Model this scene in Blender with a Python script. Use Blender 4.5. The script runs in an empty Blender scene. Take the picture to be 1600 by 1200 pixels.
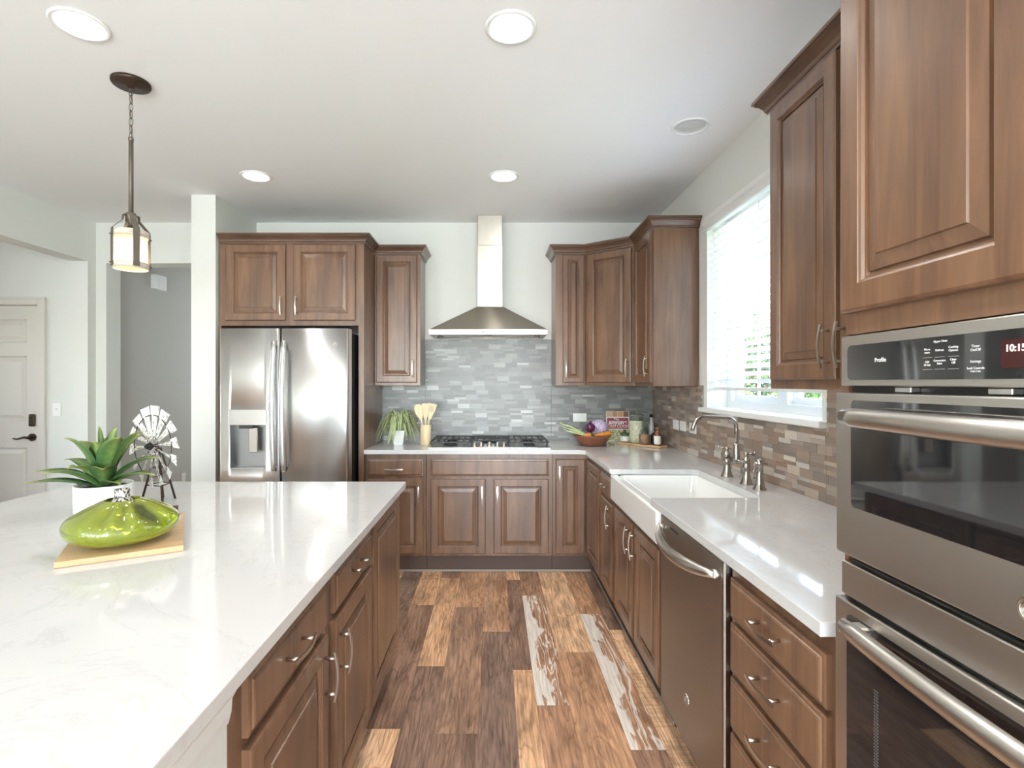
import bpy, bmesh, math, random
from mathutils import Vector, Matrix
PI = math.pi
S = bpy.context.scene
COL = S.collection
# ------------------------------------------------------------------ camera
cam = bpy.data.cameras.new('camera'); camo = bpy.data.objects.new('camera', cam); COL.objects.link(camo)
camo.location = (0, 0, 1.388); camo.rotation_euler = (PI/2, 0, 0)
cam.sensor_width = 36; cam.lens = 825/1600*36; cam.shift_x = 29/1600; cam.shift_y = -1.5/1600
cam.clip_start = 0.02; cam.clip_end = 200
S.camera = camo
# ------------------------------------------------------------------ view
S.view_settings.view_transform = 'Standard'; S.view_settings.look = 'None'
S.view_settings.gamma = 1; S.view_settings.use_curve_mapping = False
S.view_settings.exposure = 0.69
# ------------------------------------------------------------------ sky
W = bpy.data.worlds.new('sky'); S.world = W; W.use_nodes = True
wn = W.node_tree.nodes; wl = W.node_tree.links; wn.clear()
wo = wn.new('ShaderNodeOutputWorld'); bg = wn.new('ShaderNodeBackground')
sky = wn.new('ShaderNodeTexSky'); sky.sky_type = 'NISHITA'; sky.sun_disc = False
sky.sun_elevation = math.radians(48); sky.sun_rotation = math.radians(-60); sky.air_density = 1.0; sky.dust_density = 1.5
bg.inputs['Strength'].default_value = 4.2
mxw = wn.new('ShaderNodeMix'); mxw.data_type = 'RGBA'; mxw.inputs[0].default_value = .6; mxw.inputs[7].default_value = (.48, .49, .52, 1)
wl.new(sky.outputs[0], mxw.inputs[6]); wl.new(mxw.outputs[2], bg.inputs['Color']); wl.new(bg.outputs[0], wo.inputs['Surface'])
# sun (comes over the roof from the left, lights the garden outside)
sl = bpy.data.lights.new('sun', 'SUN'); sl.energy = 11; sl.angle = math.radians(1); sl.color = (1, .96, .9)
so = bpy.data.objects.new('sun', sl); COL.objects.link(so)
so.rotation_euler = Vector((0.35, -0.10, -0.93)).to_track_quat('-Z', 'Y').to_euler()

def area(name, loc, direction, sx, sy, energy, color=(1, 1, 1)):
    l = bpy.data.lights.new(name, 'AREA'); l.shape = 'RECTANGLE'; l.size = sx; l.size_y = sy
    l.energy = energy; l.color = color
    o = bpy.data.objects.new(name, l); COL.objects.link(o); o.location = loc
    o.rotation_euler = Vector(direction).to_track_quat('-Z', 'Y').to_euler()
    return o
# daylight through the rear patio doors and windows behind the camera
DAY = (0.86, 0.95, 1.0)
for i, x in enumerate((-2.575, -1.02, 0.52)):
    area('rear_daylight', (x, -4.62, 1.3), (0, 1, 1.0), 1.3, 2.1, (16, 70, 200)[i], DAY)
area('left_fill', (-3.52, -2.3, 1.65), (1, .5, 1.8), 1.7, 1.0, 24, DAY)  # added light at an unseen side window, tipped up to lift the ceiling
sp_ = area('sink_window_portal', (1.60, 2.74, 1.81), (-1, 0, 0), 1.1, 1.2, 1, DAY); sp_.data.cycles.is_portal = True
area('foyer_fill', (-6.62, 2.4, 1.7), (1, 0, 0), .9, .8, 12, DAY)  # added light in an unseen foyer opening, brightens the entry wall
area('hall_fill', (-2.7, 7.55, 1.6), (0, -1, 0), .9, 1.6, 16, DAY)  # added fill for the dark hall, its end wall has no window

# ------------------------------------------------------------------ helpers
def srgb(r, g=None, b=None):
    if g is None: r, g, b = r
    f = lambda c: (c/255)/12.92 if c/255 <= 0.04045 else (((c/255)+0.055)/1.055)**2.4
    return (f(r), f(g), f(b), 1)

def mat(name, color=(.8, .8, .8, 1), rough=.5, metal=0, **kw):
    m = bpy.data.materials.new(name); m.use_nodes = True
    b = m.node_tree.nodes['Principled BSDF']
    b.inputs['Base Color'].default_value = color; b.inputs['Roughness'].default_value = rough; b.inputs['Metallic'].default_value = metal
    for k, v in kw.items():
        b.inputs[k.replace('_', ' ')].default_value = v
    return m
def N(m, t, **kw):
    n = m.node_tree.nodes.new(t)
    for k, v in kw.items(): setattr(n, k, v)
    return n
def L(m, a, b): m.node_tree.links.new(a, b)
def bsdf(m): return m.node_tree.nodes['Principled BSDF']
def coords(m, scale=(1, 1, 1), kind='Object'):
    tc = N(m, 'ShaderNodeTexCoord'); mp = N(m, 'ShaderNodeMapping'); mp.inputs['Scale'].default_value = scale
    L(m, tc.outputs[kind], mp.inputs['Vector']); return mp.outputs[0]
def noise(m, vec, scale, detail=4, rough=.55, dist=0):
    n = N(m, 'ShaderNodeTexNoise'); n.inputs['Scale'].default_value = scale; n.inputs['Detail'].default_value = detail
    n.inputs['Roughness'].default_value = rough; n.inputs['Distortion'].default_value = dist
    L(m, vec, n.inputs['Vector']); return n.outputs['Fac']
def ramp(m, fac, stops):
    r = N(m, 'ShaderNodeValToRGB'); e = r.color_ramp.elements
    while len(e) < len(stops): e.new(.5)
    for i, (p, c) in enumerate(stops): e[i].position = p; e[i].color = c
    L(m, fac, r.inputs['Fac']); return r.outputs['Color']
def mix(m, fac, a, b, mode='MIX'):
    x = N(m, 'ShaderNodeMix', data_type='RGBA', blend_type=mode)
    for sock, v in ((x.inputs[0], fac), (x.inputs[6], a), (x.inputs[7], b)):
        if hasattr(v, 'links'): L(m, v, sock)
        else: sock.default_value = v
    return x.outputs[2]
def math_(m, op, a, b=0.0, clamp=False):
    x = N(m, 'ShaderNodeMath', operation=op, use_clamp=clamp)
    for sock, v in ((x.inputs[0], a), (x.inputs[1], b)):
        if hasattr(v, 'links'): L(m, v, sock)
        else: sock.default_value = v
    return x.outputs[0]
def bump(m, h, strength=.1, dist=.002):
    b = N(m, 'ShaderNodeBump'); b.inputs['Strength'].default_value = strength; b.inputs['Distance'].default_value = dist
    L(m, h, b.inputs['Height']); L(m, b.outputs[0], bsdf(m).inputs['Normal'])

class MB:
    """collects shapes and links them as one mesh object"""
    def __init__(s): s.bm = bmesh.new(); s.M = Matrix()
    def _v(s, p): return s.bm.verts.new(s.M @ Vector(p))
    def face(s, vs, mi=0, smooth=False):
        try: f = s.bm.faces.new(vs); f.material_index = mi; f.smooth = smooth; return f
        except ValueError: return None
    def box(s, x0, x1, y0, y1, z0, z1, bev=0, mi=0, seg=1):
        if x0 > x1: x0, x1 = x1, x0
        if y0 > y1: y0, y1 = y1, y0
        if z0 > z1: z0, z1 = z1, z0
        v = [s._v(p) for p in ((x0,y0,z0),(x1,y0,z0),(x1,y1,z0),(x0,y1,z0),(x0,y0,z1),(x1,y0,z1),(x1,y1,z1),(x0,y1,z1))]
        fs = [s.face([v[i] for i in q], mi) for q in ((0,3,2,1),(4,5,6,7),(0,1,5,4),(1,2,6,5),(2,3,7,6),(3,0,4,7))]
        if bev > 0:
            es = list({e for f in fs for e in f.edges})
            r = bmesh.ops.bevel(s.bm, geom=es, offset=bev, segments=seg, affect='EDGES', profile=.5)
            for f in r['faces']: f.material_index = mi; f.smooth = seg > 1
        return s
    def rings(s, rings, mi=0, smooth=True, cap0=True, cap1=True, closed=True):
        R = [[s._v(p) for p in r] for r in rings]
        n = len(R[0])
        for a, b in zip(R[:-1], R[1:]):
            for i in range(n if closed else n-1):
                j = (i+1) % n
                s.face([a[i], a[j], b[j], b[i]], mi, smooth)
        if cap0: s.face(list(reversed(R[0])), mi)
        if cap1: s.face(R[-1], mi)
        return s
    def lathe(s, prof, c=(0, 0, 0), n=24, mi=0, smooth=True, cap0=True, cap1=True, sx=1, sy=1):
        s.rings([[(c[0]+r*sx*math.cos(2*PI*k/n), c[1]+r*sy*math.sin(2*PI*k/n), c[2]+z) for k in range(n)] for r, z in prof], mi, smooth, cap0, cap1); return s
    def tube(s, pts, r, n=8, mi=0, flat=None, smooth=True, up=(0, 0, 1)):
        """swept section along pts; r number or list; flat=(w,h) gives a rectangular section"""
        pts = [Vector(p) for p in pts]; rg = []
        prev = None
        for i, p in enumerate(pts):
            t = (pts[min(i+1, len(pts)-1)] - pts[max(i-1, 0)]).normalized()
            if prev is None:
                a = Vector(up)
                if abs(a.dot(t)) > .95: a = Vector((1, 0, 0))
                u = (a - t*a.dot(t)).normalized()
            else:
                u = (prev - t*prev.dot(t)).normalized()
            prev = u; w = t.cross(u)
            rr = r[i] if isinstance(r, (list, tuple)) else r
            if flat:
                a_, b_ = flat[0]/2, flat[1]/2
                if isinstance(r, (list, tuple)): a_ *= rr; b_ *= rr
                rg.append([p+w*a_+u*b_, p-w*a_+u*b_, p-w*a_-u*b_, p+w*a_-u*b_][::1])
            else:
                rg.append([p + (w*math.cos(2*PI*k/n) + u*math.sin(2*PI*k/n))*rr for k in range(n)])
        s.rings(rg, mi, smooth and not flat); return s
    def cyl(s, a, b, r, n=16, mi=0, r2=None):
        s.tube([a, b], [r, r if r2 is None else r2], n, mi); return s
    def prism(s, poly, z0, z1, mi=0, bev=0, seg=2):
        """poly: list of (x,y) counter-clockwise"""
        a = [s._v((x, y, z0)) for x, y in poly]; b = [s._v((x, y, z1)) for x, y in poly]
        fs = [s.face(list(reversed(a)), mi), s.face(b, mi)]
        n = len(poly)
        for i in range(n): fs.append(s.face([a[i], a[(i+1) % n], b[(i+1) % n], b[i]], mi))
        if bev:
            es = list({e for f in fs if f for e in f.edges})
            bmesh.ops.bevel(s.bm, geom=es, offset=bev, segments=seg, affect='EDGES', profile=.5)
        return s
    def profile(s, path, prof, mi=0, z=0, smooth=False):
        """sweep prof [(out, z)] along a 2D polyline, out = to the right of travel, mitred"""
        P = [Vector(p) for p in path]; rg = []
        for i, p in enumerate(P):
            def nrm(a, b): d = (b-a).normalized(); return Vector((d.y, -d.x))
            if i == 0: m = nrm(P[0], P[1])
            elif i == len(P)-1: m = nrm(P[-2], P[-1])
            else:
                n1, n2 = nrm(P[i-1], p), nrm(p, P[i+1]); m = (n1+n2)/(1+n1.dot(n2))
            rg.append([(p.x+m.x*o, p.y+m.y*o, z+h) for o, h in prof])
        s.rings(rg, mi, smooth); return s
    def panel(s, w, h, t=.02, loops=None, ox=0, oz=0, mi=0):
        """rectangular front with nested (inset, y) loops; front faces -Y, back plane at y=0"""
        if loops is None:
            fr = min(.058, w*.27)
            loops = [(0, 0), (0, -t+.005), (.002, -t+.002), (.006, -t), (fr-.007, -t), (fr-.006, -t+.002), (fr-.002, -t+.004), (fr+.001, -t+.009), (fr+.004, -t+.009), (fr+.0055, -t+.016),
                     (fr+.010, -t+.016), (fr+.0115, -t+.010), (fr+min(.036, w*.12), -t+.0045), (fr+min(.0375, w*.13), -t+.001)]
        R = []
        for d, y in loops:
            R.append([s._v((ox+a, y, oz+b)) for a, b in ((d, d), (w-d, d), (w-d, h-d), (d, h-d))])
        for a, b in zip(R[:-1], R[1:]):
            for i in range(4):
                j = (i+1) % 4; s.face([a[i], a[j], b[j], b[i]], mi)
        s.face(R[-1], mi); s.face(list(reversed(R[0])), mi)
        return s
    def ball(s, c, r, n=16, m=10, mi=0, sx=1, sy=1, sz=1):
        prof = [(max(1e-4, r*math.sin(PI*k/m)), -r*sz*math.cos(PI*k/m)) for k in range(m+1)]
        s.lathe(prof, c, n, mi, sx=sx, sy=sy); return s
    def build(s, name, mats, parent=None, loc=(0, 0, 0), rot=(0, 0, 0), recalc=True):
        if recalc: bmesh.ops.recalc_face_normals(s.bm, faces=s.bm.faces)
        me = bpy.data.meshes.new(name); s.bm.to_mesh(me); s.bm.free()
        if not isinstance(mats, (list, tuple)): mats = [mats]
        for m in mats: me.materials.append(m)
        o = bpy.data.objects.new(name, me); COL.objects.link(o)
        o.location = loc; o.rotation_euler = rot
        if parent is not None: o.parent = parent
        return o
def tag(o, label, cat, group=None):
    o['label'] = label; o['category'] = cat
    if group: o['group'] = group
    return o
def thing(name, label, cat, loc=(0, 0, 0), rz=0, group=None):
    o = bpy.data.objects.new(name, None); COL.objects.link(o); o.empty_display_size = .1
    o.location = loc; o.rotation_euler = (0, 0, rz)
    return tag(o, label, cat, group)
def struct(o): o['kind'] = 'structure'; return o
def one(mb, name, mats, label, cat, loc=(0, 0, 0), rz=0, group=None):
    return tag(mb.build(name, mats, None, loc, (0, 0, rz)), label, cat, group)
def copy_tree(o, parent=None):
    c = o.copy(); COL.objects.link(c)
    if parent is not None: c.parent = parent
    for ch in list(o.children): copy_tree(ch, c)
    return c
def text_mesh(name, body, size, m, parent, loc, rot=(PI/2, 0, 0), ext=.0002, align='CENTER', bold=0, sx=1):
    cu = bpy.data.curves.new(name, 'FONT'); cu.body = body; cu.size = size; cu.align_x = align; cu.align_y = 'CENTER'
    cu.extrude = ext; cu.offset = bold
    o = bpy.data.objects.new(name, cu); COL.objects.link(o)
    bpy.context.view_layer.update()
    me = bpy.data.meshes.new_from_object(o.evaluated_get(bpy.context.evaluated_depsgraph_get()))
    bpy.data.objects.remove(o)
    me.materials.clear(); me.materials.append(m)
    o = bpy.data.objects.new(name, me); COL.objects.link(o); o.parent = parent; o.location = loc; o.rotation_euler = rot; o.scale = (sx, 1, 1)
    return o

# ------------------------------------------------------------------ materials
def wood_mat(name, dark, light, scale=(14, 14, 1.1), rough=.33):
    m = mat(name, rough=rough, Coat_Weight=.5, Coat_Roughness=.25)
    v = coords(m, scale); n1 = noise(m, v, 1.6, 6, .6, .8)
    v2 = coords(m, (2.2, 2.2, 1.2)); n2 = noise(m, v2, 1.5, 3, .5)
    f = math_(m, 'ADD', math_(m, 'MULTIPLY', n1, .65), math_(m, 'MULTIPLY', n2, .45))
    c = ramp(m, f, [(.36, dark), (.72, light)])
    L(m, c, bsdf(m).inputs['Base Color'])
    bump(m, n1, .05, .001)
    return m
M_wood = wood_mat('cherry_wood', srgb(84, 58, 43), srgb(134, 99, 73))
M_crown = wood_mat('cherry_wood_crown', srgb(76, 53, 41), srgb(110, 81, 62), (1.5, 1.5, 12))
M_toe = mat('toe_kick_wood', srgb(84, 64, 54), .5)
M_nickel = mat('satin_nickel', srgb(205, 198, 188), .28, 1)
M_chrome = mat('brushed_nickel', srgb(178, 172, 165), .22, 1)
def steel_mat(name, col, rough, axis='z', aniso=.8, amp=1):
    m = mat(name, srgb(*col), rough, 1)
    sc = (1, 1, 220) if axis == 'z' else (220, 220, 1)
    tg = N(m, 'ShaderNodeTangent', direction_type='RADIAL', axis='Z'); L(m, tg.outputs[0], bsdf(m).inputs['Tangent'])
    bsdf(m).inputs['Anisotropic'].default_value = aniso; bsdf(m).inputs['Anisotropic Rotation'].default_value = .25
    v = coords(m, sc); n = noise(m, v, 1.5, 3, .6)
    r = N(m, 'ShaderNodeMapRange'); r.inputs['To Min'].default_value = rough-.02*amp; r.inputs['To Max'].default_value = rough+.03*amp
    L(m, n, r.inputs['Value']); L(m, r.outputs[0], bsdf(m).inputs['Roughness'])
    return m
M_steel = steel_mat('stainless_steel', (222, 222, 221), .33, aniso=.9, amp=0)
M_hood = steel_mat('stainless_steel_hood', (180, 173, 162), .26, amp=.3)
M_steel_dark = steel_mat('stainless_steel_oven', (216, 212, 206), .30, amp=.4)
M_steel_dw = steel_mat('stainless_steel_dishwasher', (168, 160, 152), .36)
M_blackglass = mat('black_glass', srgb(28, 28, 30), .04, 0, Coat_Weight=.6, Coat_Roughness=.02, IOR=1.75)
M_black = mat('black_plastic', srgb(22, 22, 23), .4)
M_iron = mat('cast_iron', srgb(44, 44, 46), .5)
M_darkgrey = mat('dark_grey_metal', srgb(60, 60, 62), .45, .3)
M_text = mat('white_lettering', srgb(225, 225, 225), .6)
M_wall = mat('wall_paint', srgb(224, 224, 218), .75)
bump(M_wall, noise(M_wall, coords(M_wall), 90, 3, .6), .12, .002)
M_ceil = mat('ceiling_paint', srgb(246, 246, 246), .85)
bump(M_ceil, noise(M_ceil, coords(M_ceil), 40, 3, .6), .12, .003)
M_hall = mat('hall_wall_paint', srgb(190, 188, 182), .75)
M_trim = mat('white_trim', srgb(235, 235, 232), .4)
M_door = mat('door_paint', srgb(214, 208, 199), .45)
M_white = mat('white_plastic', srgb(240, 240, 238), .4)
M_ceramic = mat('fireclay_white', srgb(240, 240, 236), .12, 0, Coat_Weight=.5, Coat_Roughness=.05)
M_quartz = mat('white_quartz', srgb(232, 231, 227), .05, 0, IOR=1.55)
_v = coords(M_quartz, (1, 1, 1)); _n = noise(M_quartz, _v, 2.2, 8, .62, 2.2)
_c = ramp(M_quartz, _n, [(.40, srgb(207, 206, 204)), (.49, srgb(207, 206, 204)), (.505, srgb(200, 199, 197)), (.52, srgb(208, 207, 205))])
L(M_quartz, _c, bsdf(M_quartz).inputs['Base Color'])
M_bronze = mat('oil_rubbed_bronze', srgb(74, 60, 50), .4, .7)
M_agedpewter = mat('aged_pewter', srgb(110, 102, 92), .5, .6)
def emis(name, col, st):
    m = mat(name, col, .5); bsdf(m).inputs['Emission Color'].default_value = col; bsdf(m).inputs['Emission Strength'].default_value = st; return m
M_glass = mat('clear_glass', (1, 1, 1, 1), 0, 0, Transmission_Weight=1.0, IOR=1.45)
def thin_glass(name, tint=(1, 1, 1, 1), fac=.12):
    m = bpy.data.materials.new(name); m.use_nodes = True; nt = m.node_tree; nt.nodes.clear()
    o = nt.nodes.new('ShaderNodeOutputMaterial'); mx = nt.nodes.new('ShaderNodeMixShader')
    t = nt.nodes.new('ShaderNodeBsdfTransparent'); t.inputs[0].default_value = tint
    g = nt.nodes.new('ShaderNodeBsdfGlossy'); g.inputs['Roughness'].default_value = .02
    fr = nt.nodes.new('ShaderNodeFresnel'); fr.inputs[0].default_value = 1.35
    ge = nt.nodes.new('ShaderNodeNewGeometry'); inv = nt.nodes.new('ShaderNodeMath'); inv.operation = 'SUBTRACT'; inv.inputs[0].default_value = 1; nt.links.new(ge.outputs['Backfacing'], inv.inputs[1])
    mu = nt.nodes.new('ShaderNodeMath'); mu.operation = 'MULTIPLY'; nt.links.new(fr.outputs[0], mu.inputs[0]); nt.links.new(inv.outputs[0], mu.inputs[1])
    nt.links.new(mu.outputs[0], mx.inputs[0]); nt.links.new(t.outputs[0], mx.inputs[1]); nt.links.new(g.outputs[0], mx.inputs[2]); nt.links.new(mx.outputs[0], o.inputs[0])
    return m
M_pane = thin_glass('window_glass')
M_jar = thin_glass('jar_glass', (.93, .96, .95, 1))
M_leather = mat('brown_leather', srgb(70, 42, 32), .6)
M_bamboo = mat('bamboo', rough=.4)
_n = noise(M_bamboo, coords(M_bamboo, (3, 60, 3)), 1.5, 4); L(M_bamboo, ramp(M_bamboo, _n, [(.3, srgb(188, 148, 106)), (.7, srgb(216, 184, 144))]), bsdf(M_bamboo).inputs['Base Color'])
M_palewood = mat('pale_beech', rough=.55)
_n = noise(M_palewood, coords(M_palewood, (40, 40, 3)), 1.5, 4); L(M_palewood, ramp(M_palewood, _n, [(.3, srgb(214, 188, 146)), (.7, srgb(236, 216, 180))]), bsdf(M_palewood).inputs['Base Color'])

# tiles: colour comes from the face colour attribute, one tone per tile
def attr_mat(name, stops, rough, attr='tone', warm=None):
    m = mat(name, rough=rough)
    a = N(m, 'ShaderNodeAttribute', attribute_name=attr); sp = N(m, 'ShaderNodeSeparateColor'); L(m, a.outputs['Color'], sp.inputs[0])
    return m, sp
M_tile, sp = attr_mat('stone_mosaic', None, .32)
c1 = ramp(M_tile, sp.outputs[0], [(0, srgb(122, 121, 119)), (.35, srgb(146, 146, 144)), (.75, srgb(166, 166, 164)), (1, srgb(196, 196, 195))])
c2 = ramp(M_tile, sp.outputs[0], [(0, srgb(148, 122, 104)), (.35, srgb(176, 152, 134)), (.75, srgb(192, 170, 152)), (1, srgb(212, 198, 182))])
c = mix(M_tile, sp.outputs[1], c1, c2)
v = coords(M_tile, (9, 9, 130)); n = noise(M_tile, v, 1, 5, .6, .5)
c = mix(M_tile, 1.0, c, ramp(M_tile, n, [(.25, (.80, .80, .80, 1)), (.7, (1.04, 1.04, 1.04, 1))]), 'MULTIPLY')
L(M_tile, c, bsdf(M_tile).inputs['Base Color']); bump(M_tile, n, .35, .002)
M_grout = mat('grey_grout', srgb(150, 149, 146), .8)
# floor planks
M_floor, sp = attr_mat('plank_floor', None, .42)
b = bsdf(M_floor)
tc = N(M_floor, 'ShaderNodeTexCoord'); off = N(M_floor, 'ShaderNodeCombineXYZ')
L(M_floor, math_(M_floor, 'MULTIPLY', sp.outputs[2], 37.0), off.inputs[0]); L(M_floor, math_(M_floor, 'MULTIPLY', sp.outputs[2], 91.0), off.inputs[1])
va = N(M_floor, 'ShaderNodeVectorMath', operation='ADD'); L(M_floor, tc.outputs['Object'], va.inputs[0]); L(M_floor, off.outputs[0], va.inputs[1])
def fmap(sc):
    mp = N(M_floor, 'ShaderNodeMapping'); mp.inputs['Scale'].default_value = sc; L(M_floor, va.outputs[0], mp.inputs['Vector']); return mp.outputs[0]
grain = noise(M_floor, fmap((60, 3.0, 1)), 1.6, 6, .65, .6)
cath = noise(M_floor, fmap((7, .9, 1)), 1.5, 3, .5, .5)
wav = math_(M_floor, 'FRACT', math_(M_floor, 'MULTIPLY', cath, 11.0))
wav = math_(M_floor, 'ABSOLUTE', math_(M_floor, 'SUBTRACT', wav, .5))
blot = noise(M_floor, fmap((5, 1.6, 1)), 1.7, 5, .6, .4)
saw = noise(M_floor, fmap((3, 46, 1)), 1.2, 4, .6)
base = ramp(M_floor, sp.outputs[0], [(0, srgb(126, 102, 90)), (.3, srgb(172, 132, 104)), (.6, srgb(212, 170, 132)), (1, srgb(236, 208, 178))])
c = mix(M_floor, 1.0, base, ramp(M_floor, grain, [(.3, (.55, .52, .50, 1)), (.60, (1.22, 1.20, 1.18, 1))]), 'MULTIPLY')
c = mix(M_floor, 1.0, c, ramp(M_floor, blot, [(.32, (.70, .68, .66, 1)), (.6, (1.35, 1.35, 1.32, 1))]), 'MULTIPLY')
c = mix(M_floor, .55, c, mix(M_floor, 1.0, c, ramp(M_floor, wav, [(.04, (.55, .5, .46, 1)), (.22, (1.08, 1.08, 1.08, 1))]), 'MULTIPLY'))
sawf = math_(M_floor, 'MULTIPLY', math_(M_floor, 'GREATER_THAN', sp.outputs[2], .7), .38)
c = mix(M_floor, sawf, c, mix(M_floor, 1.0, c, ramp(M_floor, saw, [(.40, (.5, .46, .44, 1)), (.52, (1.1, 1.1, 1.1, 1))]), 'MULTIPLY'))
uat = N(M_floor, 'ShaderNodeAttribute', attribute_name='plank_uv'); us = N(M_floor, 'ShaderNodeSeparateColor'); L(M_floor, uat.outputs['Color'], us.inputs[0])
wn_ = noise(M_floor, fmap((10, 2.4, 1)), 1.4, 5, .6, .6)
edge = math_(M_floor, 'SUBTRACT', math_(M_floor, 'ADD', .42, math_(M_floor, 'MULTIPLY', math_(M_floor, 'SUBTRACT', wn_, .5), 2.2)), us.outputs[0])
wside = ramp(M_floor, math_(M_floor, 'ADD', edge, .5), [(.44, (0, 0, 0, 1)), (.56, (.85, .85, .85, 1))])
wvein = ramp(M_floor, math_(M_floor, 'ADD', wav, math_(M_floor, 'MULTIPLY', grain, .35)), [(.52, (0, 0, 0, 1)), (.62, (.75, .75, .75, 1))])
wfac = math_(M_floor, 'MAXIMUM', wside, wvein)
wfac = math_(M_floor, 'MULTIPLY', wfac, sp.outputs[1])
wc_ = mix(M_floor, 1.0, srgb(250, 242, 230), ramp(M_floor, grain, [(.3, (.72, .7, .68, 1)), (.6, (1, 1, 1, 1))]), 'MULTIPLY')
c = mix(M_floor, wfac, c, wc_)
L(M_floor, c, b.inputs['Base Color']); bump(M_floor, grain, .15, .002)
# ================================================================== ROOM
XW, YW, ZC = 1.345, 4.46, 2.743
random.seed(7)
# floor: planks, each with its own tone
def plank_floor():
    bm = bmesh.new(); lay = bm.loops.layers.color.new('tone'); lay2 = bm.loops.layers.color.new('plank_uv')
    def quad(x0, x1, y0, y1, z, col):
        f = bm.faces.new([bm.verts.new(p) for p in ((x0,y0,z),(x1,y0,z),(x1,y1,z),(x0,y1,z))])
        for l, u in zip(f.loops, (0, 1, 1, 0)): l[lay] = col; l[lay2] = (u, 0, 0, 1)
    quad(-6.6, 1.56, -4.7, 7.7, -.0012, (0, 0, 0, 1))
    seams = [.80, .652, .52, .327, .187, .094, -.059, -.238, -.372, -.52]
    known = {  # column -> list of (y0,y1,tone,white)
        (.652, .80): [(2.97, 4.2, .18, 0), (1.80, 2.97, .85, 0), (.6, 1.8, .5, 0)],
        (.52, .652): [(3.176, 4.35, .62, 0), (1.997, 3.176, .55, 1), (.82, 1.997, .4, 0)],
        (.327, .52): [(2.723, 3.9, .85, 0), (1.545, 2.723, .62, 0), (.4, 1.545, .8, 0)],
        (.187, .327): [(3.447, 4.46, .5, 0), (2.272, 3.447, .55, 1), (1.1, 2.272, .58, 0)],
        (.094, .187): [(3.72, 4.46, .8, 0), (2.555, 3.72, .25, 0), (1.38, 2.555, .75, .15)],
        (-.059, .094): [(2.947, 4.1, .6, .3), (1.73, 2.947, .08, 0), (.6, 1.73, .5, 0)],
        (-.238, -.059): [(3.267, 4.4, .66, 0), (2.089, 3.267, .42, .2), (.9, 2.089, .3, 0)],
        (-.372, -.238): [(3.76, 4.46, .4, 0), (2.587, 3.76, .72, .2), (1.41, 2.587, .22, 0)],
        (-.52, -.372): [(3.3, 4.46, .75, .2), (2.12, 3.3, .32, 0), (.95, 2.12, .8, .4)]}
    x = seams[-1]; wd = [.14, .193, .132, .18, .093, .153]; i = 0
    while x > -6.6: x -= wd[i % 6]; i += 1; seams.append(x)
    x = .80; up = []
    while x < 1.5: x += .14; up.insert(0, x)
    seams = up + seams
    g = .0006
    for a, b in zip(seams[1:], seams[:-1]):
        key = next((k for k in known if abs(k[0]-a) < 1e-6 and abs(k[1]-b) < 1e-6), None)
        segs = list(known.get(key, []))
        lo, hi = (min(s[0] for s in segs), max(s[1] for s in segs)) if segs else (random.uniform(0, 1.2), 0)
        if not segs: hi = lo
        y = hi
        while y < 7.7: segs.append((y, min(y+1.18, 7.7), random.random(), random.choice((0, 0, 0, .3, 1)))); y += 1.18
        y = lo
        while y > -4.7: segs.append((max(y-1.18, -4.7), y, random.random(), random.choice((0, 0, 0, .3)))); y -= 1.18
        for y0, y1, t, wsh in segs: quad(a+g, b-g, y0+g, y1-g, 0, (t, wsh, random.random(), 1))
    me = bpy.data.meshes.new('floor'); bm.to_mesh(me); bm.free(); me.materials.append(M_floor)
    o = bpy.data.objects.new('floor', me); COL.objects.link(o); return struct(o)
plank_floor()

struct(MB().box(-6.6, 1.56, -4.75, 7.75, ZC, ZC+.15).build('ceiling', M_ceil))
# back wall: kitchen part, hall opening, foyer part with the entry door hole
DX0, DX1, DZ = -4.757, -3.843, 2.042
w = MB()
w.box(-2.175, 1.56, YW, YW+.15, 0, ZC)
w.box(-3.27, -2.175, YW, YW+.17, 2.40, ZC)
w.box(-3.45, -3.27, YW, YW+.17, 0, ZC)
w.box(DX1+.001, -3.45, YW, YW+.15, 0, ZC); w.box(-6.6, DX0-.001, YW, YW+.15, 0, ZC); w.box(DX0-.001, DX1+.001, YW, YW+.15, DZ+.003, ZC)
struct(w.build('wall_back', M_wall))
struct(MB().box(-2.175, -2.0, 3.80, YW, 0, ZC).build('wall_pillar', M_wall))
# right wall with the window over the sink
WY0, WY1, WZ0, WZ1 = 2.16, 3.325, 1.205, 2.42
w = MB()
w.box(XW, 1.56, -4.75, WY0, 0, ZC); w.box(XW, 1.56, WY1, YW+.15, 0, ZC); w.box(XW, 1.56, WY0, WY1, 0, WZ0); w.box(XW, 1.56, WY0, WY1, WZ1, ZC)
struct(w.build('wall_right', M_wall))
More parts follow.
